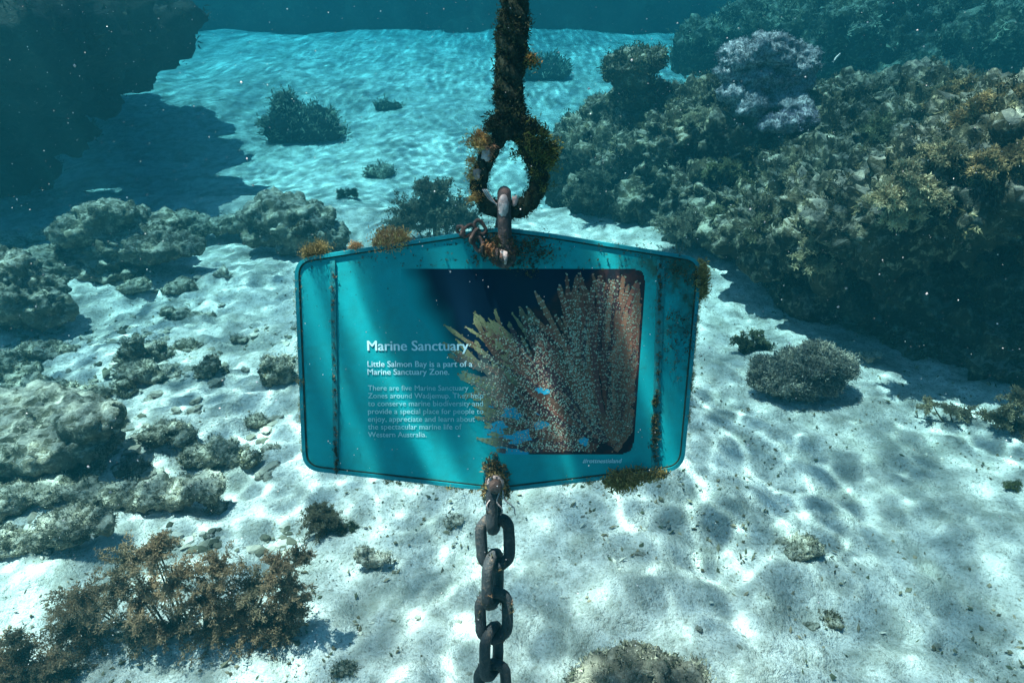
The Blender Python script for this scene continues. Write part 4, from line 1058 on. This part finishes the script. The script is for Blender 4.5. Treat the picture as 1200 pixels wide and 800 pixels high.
growth('algae_tuft', along((412, 289), (420, 288), 12, 0.8), R1, 0.008, 7, [(0.40, 0.26, 0.12)], dirn=(0, 0, 1), spread=0.002)
growth('algae_tuft', along((716, 560), (780, 553), 130, 1.6), R1, 0.012, 8, [(0.24, 0.20, 0.07), (0.33, 0.27, 0.10), (0.16, 0.14, 0.05)], dirn=(0, -0.1, -1), spread=0.004)
growth('algae_tuft', along((715, 562), (742, 560), 60, 1.6), R1, 0.018, 8, [(0.30, 0.25, 0.09), (0.20, 0.17, 0.06)], dirn=(0, -0.1, -1), spread=0.004)
growth('algae_tuft', along((822, 312), (822, 345), 60, 1.0), R1, 0.012, 8, [(0.30, 0.27, 0.10), (0.18, 0.18, 0.07)], dirn=(1, -0.1, 0.2), spread=0.003)
growth('algae_tuft', along((819, 345), (806, 500), 90, 0.8), R1, 0.006, 6, [(0.30, 0.27, 0.10), (0.14, 0.15, 0.06)], dirn=(1, -0.1, 0), spread=0.003)
growth('algae_tuft', along((347, 320), (355, 535), 110, 0.7), R1, 0.006, 6, [(0.30, 0.27, 0.12), (0.12, 0.13, 0.06)], dirn=(-1, -0.1, 0), spread=0.003)
growth('algae_tuft', along((660, 566), (700, 562), 24, 0.8), R1, 0.008, 7, [(0.26, 0.22, 0.08)], dirn=(0, -0.1, -1), spread=0.003)
growth('algae_tuft', along((450, 564), (560, 574), 26, 0.8), R1, 0.006, 7, [(0.26, 0.22, 0.08)], dirn=(0, -0.1, -1), spread=0.003)
growth('algae_tuft', along((400, 297), (800, 299), 1, 0.5), R1, 0.004, 5, [(0.1, 0.1, 0.05)], dirn=(0, 0, 1))
growth('algae_tuft', along((605, 272), (800, 300), 40, 0.8), R1, 0.004, 6, [(0.06, 0.07, 0.03), (0.16, 0.13, 0.06)], dirn=(0, -0.3, 1), spread=0.002)
# algae on the face: seams, the worn upper corner, round the shackle
def face_growth(pts, hgt, per, cols, spread):
    P = locs(pts); P[:, 1] = -0.0024
    v, f, c = turf(P, np.repeat(np.array([[0, -1.0, 0.1]]), len(P), 0), len(P) * 2, R1, hgt, per, cols, spread)
    o = add('algae_tuft', make_mesh('algae_tuft', v, f, False, c), M_LEAF, sign); tag(o, kind='stuff')
DK = [(0.02, 0.04, 0.02), (0.05, 0.06, 0.03), (0.10, 0.09, 0.04)]
face_growth(along((390, 310), (394, 550), 110, 0.8), 0.0035, 6, [(0.05, 0.08, 0.05), (0.20, 0.15, 0.08), (0.03, 0.04, 0.03)], 0.0015)
face_growth(along((394, 520), (395, 552), 30, 1.0), 0.005, 6, DK, 0.0015)
face_growth(along((774, 306), (767, 550), 120, 1.2), 0.0045, 6, DK, 0.002)
face_growth(along((768, 460), (765, 530), 60, 1.5), 0.006, 6, DK, 0.002)
face_growth(along((560, 285), (630, 305), 140, 9), 0.006, 6, DK, 0.004)
face_growth(along((600, 285), (640, 292), 60, 7), 0.006, 6, DK, 0.004)
face_growth(np.vstack([along((778, 315), (812, 325), 60, 7), along((800, 350), (806, 420), 60, 7), along((782, 350), (790, 440), 40, 5)]), 0.0045, 5, DK, 0.004)
face_growth(along((576, 545), (586, 552), 60, 6), 0.007, 7, [(0.12, 0.10, 0.05), (0.05, 0.05, 0.03), (0.22, 0.17, 0.08)], 0.003)
face_growth(np.stack([R1.uniform(620, 800, 90), R1.uniform(285, 318, 90)], 1), 0.003, 4, DK, 0.001)
face_growth(np.stack([R1.uniform(420, 560, 40), R1.uniform(293, 312, 40)], 1), 0.003, 4, DK, 0.001)

# ---- metal
def metal_mat(name, c1, c2, c3, rough=0.5, metal=0.0, scale=30):
    m, nt, b = new_mat(name, rough, 0.35)
    n = tex(nt, 'ShaderNodeTexNoise', scale, 6, 0.7); n2 = tex(nt, 'ShaderNodeTexNoise', scale * 4, 4, 0.7)
    c = ramp(nt, n.outputs['Fac'], [(0.35, c1), (0.55, c2), (0.70, c3)])
    nt.links.new(c, b.inputs['Base Color']); b.inputs['Metallic'].default_value = metal
    bump(nt, b, math_n(nt, 'ADD', n.outputs['Fac'], n2.outputs['Fac']), 0.7, 0.003)
    return m
M_CHAIN = metal_mat('dull_chain_steel', (0.006, 0.009, 0.012), (0.016, 0.022, 0.026), (0.085, 0.062, 0.045), 0.65, 0.0, 75)
M_RUST = metal_mat('rusty_steel', (0.03, 0.022, 0.02), (0.09, 0.055, 0.045), (0.30, 0.17, 0.12), 0.7, 0.0, 60)
M_WORN = metal_mat('worn_steel', (0.20, 0.15, 0.14), (0.42, 0.34, 0.32), (0.70, 0.64, 0.61), 0.5, 0.0, 60)
M_SHACKLE = metal_mat('shackle_steel', (0.012, 0.012, 0.013), (0.035, 0.028, 0.028), (0.16, 0.10, 0.085), 0.65, 0.0, 70)

def link_mesh(name, length, width, rod, seg=10, n=40):
    """A chain link lying in its x-z plane, long axis z; outer sizes."""
    R = (width - rod) / 2; h = (length - width) / 2
    pts = []
    for i in range(n):
        a = i / n * 2 * math.pi
        x = R * math.cos(a); z = R * math.sin(a) + (h if math.sin(a) >= 0 else -h)
        pts.append((x, 0, z))
    # straight runs
    full = []
    for i in range(n):
        full.append(pts[i])
        a0 = i / n * 2 * math.pi; a1 = (i + 1) / n * 2 * math.pi
        if (math.sin(a0) >= 0) != (math.sin(a1) >= -1e-9) or i == n - 1:
            p, q = np.array(pts[i]), np.array(pts[(i + 1) % n])
            for t in (0.25, 0.5, 0.75): full.append(tuple(p * (1 - t) + q * t))
    full = np.array(full); m = len(full)
    V = []
    for i in range(m):
        t = unit(full[(i + 1) % m] - full[i - 1]); o = np.array([t[2], 0, -t[0]])
        for j in range(seg):
            b = j / seg * 2 * math.pi
            V.append(full[i] + rod / 2 * (math.cos(b) * o + math.sin(b) * np.array([0, 1, 0])))
    V = np.array(V)
    V = V * (1 + 0.02 * noise(V * 160, 5))[:, None]
    F = [(i * seg + j, i * seg + (j + 1) % seg, ((i + 1) % m) * seg + (j + 1) % seg, ((i + 1) % m) * seg + j) for i in range(m) for j in range(seg)]
    return make_mesh(name, V, np.array(F))

PX = 0.6 / 475.0
def build_chain():
    root = empty('chain', SO); root.rotation_euler = (TILT, 0, 0)
    tag(root, 'heavy dark steel chain running from the sign down to the sand', 'chain')
    L, W, D = 0.1005, 0.0625, 0.0185
    me = link_mesh('link', L, W, D)
    me.materials.append(M_CHAIN)
    pitch = L - 2 * D + 0.001
    angs = [82, 8, 68, 12, 62, 10, 75, 5, 80, 15, 70, 4, 85, 12, 72, 10, 78, 5, 80, 10]
    z = loc(580, 591, 0)[2]
    x0 = loc(579, 591, 0)[0]
    for k in range(20):
        x = x0 - 0.0014 * k + (0.003 if k % 2 else 0.0)
        wz = SO + SX * x + SZ * z
        if wz[2] < -0.03: break
        o = bpy.data.objects.new('link', me); COL.objects.link(o); o.parent = root
        o.location = (x, 0.004, z); o.rotation_euler = (0, math.radians([2, -2, 3, -1][k % 4]), math.radians(angs[k]))
        z -= pitch
        if k in (0, 1, 2, 3, 5, 6):     # weed caught on the upper links
            lv, ln_ = mesh_arrays(me); rr = np.random.default_rng(90 + k)
            pick_ = fbm(lv * 60 + k * 7.7, 2, 81) > 0.28
            if pick_.sum() > 4:
                tv, tf, tc = turf(lv[pick_], ln_[pick_], 46, rr, 0.0055, 7, [(0.05, 0.05, 0.025), (0.11, 0.08, 0.04), (0.025, 0.035, 0.02), (0.20, 0.12, 0.07)], 0.0018)
                g = add('algae_tuft', make_mesh('algae_tuft', tv, tf, False, tc), M_LEAF, o); tag(g, kind='stuff')
build_chain()

def build_bottom_bolt():
    c = loc(581, 563, 0)
    root = empty('shackle', SO); root.rotation_euler = (TILT, 0, 0)
    tag(root, 'pale worn shackle pin fixing the chain under the sign', 'shackle')
    def disc(name, r, y0, y1, mat, z=0.0, n=20, bev=0.002):
        v, f = tube([(c[0], y0, c[2] + z), (c[0], y0 - 0.0001, c[2] + z), (c[0], (y0 + y1) / 2, c[2] + z), (c[0], y1 + bev, c[2] + z), (c[0], y1, c[2] + z)], [r * 0.9, r, r, r, r * 0.82], n)
        return add(name, make_mesh(name, v, f, True), mat, root)
    disc('washer', 0.016, 0.002, -0.008, M_RUST)
    disc('collar', 0.0135, -0.0081, -0.014, M_WORN)
    disc('pin', 0.0095, -0.0141, -0.030, M_RUST)
    disc('nut', 0.014, 0.03, 0.0125, M_RUST)
    # the two cheeks reaching down to the first link
    for s in (-0.006, 0.016):
        v, f = tube([(c[0], s, c[2] + 0.004), (c[0], s, c[2] - 0.012), (c[0], s * 0.9 + 0.0005, c[2] - 0.024), (c[0], 0.005 + (s - 0.005) * 0.5, c[2] - 0.034), (c[0], 0.005, c[2] - 0.037)], [0.008, 0.008, 0.0075, 0.007, 0.007], 10)
        add('cheek', make_mesh('cheek', v, f), M_RUST, root)
    r = np.random.default_rng(5)
    for k in range(3):
        t = np.linspace(0, 1, 14)
        pth = np.stack([c[0] - 0.004 + 0.006 * k + 0.018 * t * (k - 0.6) + 0.003 * np.sin(t * 9 + k), -0.020 - 0.006 * np.sin(t * 3), c[2] - 0.006 - 0.040 * t], 1)
        v, f = tube(pth, 0.0011, 6)
        add('wire', make_mesh('wire', v, f), M_WORN, root)
    P = np.array([[c[0] + dx, -0.008, c[2] + dz] for dx, dz in [(-.014, -.01), (.013, -.012), (-.016, -.016), (.015, .002), (0, .014), (-.008, .013), (.008, .012), (.016, -.016)]])
    v, f, cc = turf(P, np.repeat([[0, -0.7, -0.2]], len(P), 0), 60, r, 0.010, 9, [(0.16, 0.13, 0.05), (0.08, 0.07, 0.03), (0.28, 0.22, 0.10)], 0.004)
    o = add('algae_tuft', make_mesh('algae_tuft', v, f, False, cc), M_LEAF, root); tag(o, kind='stuff')
build_bottom_bolt()

def build_top_shackle():
    root = empty('shackle', SO); root.rotation_euler = (TILT, 0, 0)
    tag(root, 'rusty bow shackle joining the rope eye to the top of the sign', 'shackle')
    top = loc(590, 219, 0); pin = loc(592, 299, 0); x = loc(591, 260, 0)[0]
    yf, yb = -0.016, 0.030; cyy = (yf + yb) / 2; R = (yb - yf) / 2
    zc = top[2] - R - 0.008
    pts = [(x + 0.001, yf, pin[2] - 0.006), (x + 0.001, yf, pin[2] + 0.03)]
    for a in np.linspace(math.pi, 0, 15): pts.append((x, cyy + R * math.cos(a), zc + R * math.sin(a)))
    pts += [(x - 0.006, yb, pin[2] + 0.03), (x - 0.006, yb, pin[2] - 0.006)]
    pts = np.array(pts)
    # even spacing
    seg = np.r_[0, np.cumsum(np.linalg.norm(np.diff(pts, axis=0), axis=1))]; tt = np.linspace(0, seg[-1], 50)
    path = np.stack([np.interp(tt, seg, pts[:, i]) for i in range(3)], 1)
    v, f = tube(path, 0.0098, 14)
    add('bow', make_mesh('bow', v, f), M_SHACKLE, root)
    # worn bright patch on the crown
    v, f = ico(3); P = v * np.array([0.0075, 0.006, 0.017]) + np.array([x - 0.001, yf - 0.0062, zc + 0.004])
    P = P * 1.0 + noise(P * 300, 3)[:, None] * 0.0008
    add('worn_patch', make_mesh('worn_patch', P, f), M_WORN, root)
    for s, rr in ((yf, 0.017), (yb, 0.017)):
        v, f = tube([(x, s - 0.010, pin[2]), (x, s - 0.009, pin[2]), (x, s + 0.009, pin[2]), (x, s + 0.010, pin[2])], [rr * .8, rr, rr, rr * .8], 16)
        add('eye', make_mesh('eye', v, f), M_SHACKLE, root)
    v, f = tube([(x, yb + 0.02, pin[2]), (x, yf - 0.012, pin[2]), (x, yf - 0.016, pin[2])], [0.008, 0.008, 0.006], 12)
    add('pin', make_mesh('pin', v, f), M_RUST, root)
    # pale bent split pin poking out
    q = loc(591, 298, 0.03)
    v, f = tube([(q[0] - 0.006, q[1] + 0.006, q[2] + 0.004), (q[0] + 0.001, q[1], q[2] + 0.001), (q[0] + 0.002, q[1] - 0.001, q[2] - 0.006), (q[0] + 0.0015, q[1], q[2] - 0.014)], [0.0035, 0.0045, 0.003, 0.0015], 8)
    add('split_pin', make_mesh('split_pin', v, f), M_WORN, root)
    r = np.random.default_rng(6)
    P = np.array([[x + r.normal() * 0.010, yf - 0.008, pin[2] + r.uniform(-0.012, 0.03)] for _ in range(40)])
    v, f, cc = turf(P, np.repeat([[0, -0.8, 0]], len(P), 0), 110, r, 0.007, 8, [(0.05, 0.05, 0.025), (0.10, 0.06, 0.03), (0.03, 0.04, 0.02)], 0.004)
    o = add('algae_tuft', make_mesh('algae_tuft', v, f, False, cc), M_LEAF, root); tag(o, kind='stuff')
build_top_shackle()

def build_small_chain():
    root = empty('chain', SO); root.rotation_euler = (TILT, 0, 0)
    tag(root, 'short rusty small chain draped over the top edge of the sign', 'chain')
    me = link_mesh('link', 0.026, 0.017, 0.0052, 8, 28); me.materials.append(M_RUST)
    for k, (px, py, off, rot) in enumerate([(540, 270, 0.004, (70, 80, 10)), (549, 270, 0.008, (0, 60, 30)), (563, 266, 0.010, (0, -35, 20)), (557, 276, 0.014, (20, 30, 70)), (561, 285, 0.014, (0, -25, 0)), (568, 291, 0.017, (0, -50, 75)), (577, 294, 0.019, (0, -60, 10)), (584, 298, 0.022, (0, -50, 80))]):
        p = loc(px, py, 0); o = bpy.data.objects.new('link', me); COL.objects.link(o); o.parent = root
        o.location = (p[0], -off, p[2]); o.rotation_euler = tuple(math.radians(a) for a in rot)
    r = np.random.default_rng(8)
    P = locs(along((572, 290), (588, 300), 30, 2)); P[:, 1] = -0.022
    v, f, cc = turf(P, np.repeat([[0.2, -0.8, 0]], len(P), 0), 70, r, 0.008, 8, [(0.40, 0.20, 0.09), (0.55, 0.32, 0.16), (0.18, 0.10, 0.05)], 0.003)
    o = add('algae_tuft', make_mesh('algae_tuft', v, f, False, cc), M_LEAF, root); tag(o, kind='stuff')
build_small_chain()

def smooth_path(pts, n):
    pts = np.asarray(pts, float)
    P = np.vstack([2 * pts[0] - pts[1], pts, 2 * pts[-1] - pts[-2]]); out = []
    m = len(pts) - 1
    for k in range(n):
        u = k / (n - 1) * m; i = min(int(u), m - 1); t = u - i
        a, b, c, d = P[i], P[i + 1], P[i + 2], P[i + 3]
        out.append(0.5 * ((2 * b) + (c - a) * t + (2 * a - 5 * b + 4 * c - d) * t * t + (3 * b - 3 * c + d - a) * t ** 3))
    return np.array(out)

def build_rope():
    root = empty('rope', SO); root.rotation_euler = (TILT, 0, 0)
    tag(root, 'thick twisted mooring rope overgrown with dark algae ending in a spliced eye', 'rope')
    m_r = plain_mat('weedy_rope', (0.006, 0.012, 0.008), (0.032, 0.042, 0.028), 90, 0.95, 0.05, 0.005)
    yc = 0.007
    def P(px, py): 
        q = loc(px, py, 0); return np.array([q[0], yc, q[2]])
    top = P(603, 0); up = top + np.array([0.004, 0, 0.50])
    trunk = smooth_path([up, top + np.array([0.001, 0, 0.2]), top, P(600, 50), P(597, 100), P(599, 140), P(597, 160)], 110)
    right = smooth_path([P(601, 136), P(609, 156), P(622, 178), P(631, 202), P(629, 222), P(615, 241), P(594, 247)], 60)
    left = smooth_path([P(595, 136), P(587, 156), P(573, 180), P(562, 205), P(561, 224), P(573, 242), P(594, 247)], 60)
    pts_all = []; nr_all = []
    def strands(path, R, pitch, nst, name):
        d = np.r_[0, np.cumsum(np.linalg.norm(np.diff(path, axis=0), axis=1))]
        T = unit(np.gradient(path, axis=0)); Yv = np.array([0, 1.0, 0]); N = unit(np.cross(T, Yv)); B = np.repeat(Yv[None], len(path), 0)
        for s in range(nst):
            a = d / pitch * 2 * math.pi + s * 2 * math.pi / nst
            c = path + R * 0.56 * (np.cos(a)[:, None] * N + np.sin(a)[:, None] * B)
            jit = 1 + 0.16 * noise(np.stack([d * 60, d * 0 + s, d * 0 + len(path)], 1), 9)
            v, f = tube(c, R * 0.52 * jit, 12)
            v = v + unit(rand_dirs(np.random.default_rng(s), len(v))) * 0.0006
            me = make_mesh('strand', v, f); add('strand', me, m_r, root)
            vv, nn = mesh_arrays(me); pts_all.append(vv); nr_all.append(nn)
    strands(trunk, 0.0188, 0.080, 3, 'trunk'); k = len(pts_all)
    strands(right, 0.0124, 0.054, 3, 'eye'); strands(left, 0.0116, 0.054, 3, 'eye')
    r = np.random.default_rng(44)
    DKG = [(0.008, 0.018, 0.008), (0.018, 0.030, 0.014), (0.028, 0.045, 0.018), (0.012, 0.018, 0.012), (0.05, 0.065, 0.03)]
    def fuzz(ps, ns, n, h, per, cols, spread):
        v, f, c = turf(ps, ns, n, r, h, per, cols, spread)
        o = add('algae', make_mesh('algae', v, f, False, c), M_LEAF, root); tag(o, kind='stuff')
    A = np.vstack(pts_all[:k]); AN = np.vstack(nr_all[:k])
    lump = fbm(A * 28, 2, 66) > -0.05
    fuzz(A, AN, 4600, 0.0042, 7, DKG, 0.0020); fuzz(A[lump], AN[lump], 1900, 0.0070, 8, DKG, 0.0035)
    # strands of fibre lying along the twist
    B_ = np.vstack(pts_all[k:]); BN = np.vstack(nr_all[k:])
    fuzz(B_, BN, 2400, 0.0044, 7, DKG + [(0.10, 0.08, 0.04)], 0.003)
    def tuftat(px, py, n, h, cols, nrm, sp):
        q = np.repeat(P(px, py)[None], 20, 0) + r.normal(size=(20, 3)) * sp + np.array([0, -0.012, 0])
        fuzz(q, np.repeat(unit(np.array([nrm], float)), 20, 0), n * 4, h * 0.5, 10, cols, h * 0.35)
    OR = [(0.55, 0.33, 0.10), (0.65, 0.44, 0.17), (0.38, 0.20, 0.07)]
    tuftat(559, 168, 26, 0.013, OR, (-0.8, -0.4, 0.3), 0.006); tuftat(566, 166, 24, 0.012, OR, (-0.4, -0.6, 0.3), 0.005)
    tuftat(574, 174, 16, 0.009, [(0.55, 0.28, 0.15), (0.30, 0.14, 0.07)], (-0.2, -1, 0), 0.005)
    tuftat(556, 205, 16, 0.009, OR, (-0.9, -0.4, 0), 0.005); tuftat(553, 190, 10, 0.009, OR, (-0.9, -0.4, 0), 0.004)
    tuftat(556, 232, 12, 0.010, OR, (-0.8, -0.2, -0.5), 0.004)
    GR = [(0.06, 0.08, 0.02), (0.13, 0.14, 0.035), (0.03, 0.045, 0.015)]
    tuftat(636, 178, 26, 0.016, GR, (0.8, -0.3, 0.2), 0.010); tuftat(640, 186, 22, 0.014, GR + [(0.22, 0.22, 0.05)], (0.9, -0.3, 0), 0.006)
    tuftat(631, 162, 18, 0.014, GR, (0.7, -0.3, 0.6), 0.008); tuftat(632, 208, 12, 0.011, GR, (0.8, -0.5, 0), 0.008); tuftat(622, 170, 16, 0.014, GR, (0.3, -0.9, 0.1), 0.010)
    tuftat(621, 72, 18, 0.012, GR + OR[:1], (0.9, -0.2, 0), 0.003); tuftat(578, 148, 30, 0.012, DKG, (-0.8, -0.4, 0), 0.006); tuftat(620, 150, 30, 0.012, DKG, (0.8, -0.4, 0), 0.006)
    # pale worn fibres showing through on the eye
    for q in range(5):
        s = smooth_path([P(566 + q, 222), P(573 + q, 233), P(584, 240 + q * 0.6)], 12); s[:, 1] -= 0.016
        v, f = tube(s, 0.0010, 5); add('fibre', make_mesh('fibre', v, f), M_TEALRIM if q % 2 else M_WORN, root)
    for px, py, sc in ((570, 181, 1.0), (559, 204, 0.9), (603, 236, 0.8)):
        v, f = ico(3); w = v * np.array([0.006, 0.005, 0.009]) * sc * (1 + 0.4 * fbm(v * 2 + px, 2, 4))[:, None] + P(px, py) + np.array([0, -0.013, 0])
        add('barnacle', make_mesh('barnacle', w, f), M_WORN, root)
build_rope()

# ------------------------------------------------------------------ drifting specks in the water
def plankton():
    r = np.random.default_rng(55); n = 9000
    y = 0.30 + 3.2 * r.random(n) ** 1.2
    x = r.uniform(-1.15, 1.15, n) * (0.15 + y); z = 1.6 + r.uniform(-1.3, 0.25, n) * np.maximum(y, 0.4)
    ok = (z > ground_h(x, y) + 0.03) & (z < TOP_Z - 0.1); x, y, z = x[ok], y[ok], z[ok]; n = len(x)
    s = (0.00028 + 0.0009 * r.random(n) ** 5) * (0.5 + 0.62 * y)
    sv = np.array([(1, 0, 0), (-1, 0, 0), (0, 1, 0), (0, -1, 0), (0, 0, 1), (0, 0, -1)], float)
    sf = np.array([(0, 2, 4), (2, 1, 4), (1, 3, 4), (3, 0, 4), (2, 0, 5), (1, 2, 5), (3, 1, 5), (0, 3, 5)])
    V = np.stack([x, y, z], 1)[:, None] + sv[None] * (s[:, None] * r.uniform(0.6, 1.4, (n, 3)))[:, None]
    F = (sf[None] + (np.arange(n) * 6)[:, None, None]).reshape(-1, 3)
    m = leaf_mat('drifting_specks', 0.5)
    o = add('plankton', make_mesh('plankton', V.reshape(-1, 3), F, True, np.repeat(r.uniform(0.5, 0.9, (n, 1)), 6, 0).repeat(3, 1)), m)
    tag(o, 'fine pale specks drifting through the water', kind='stuff')
plankton()
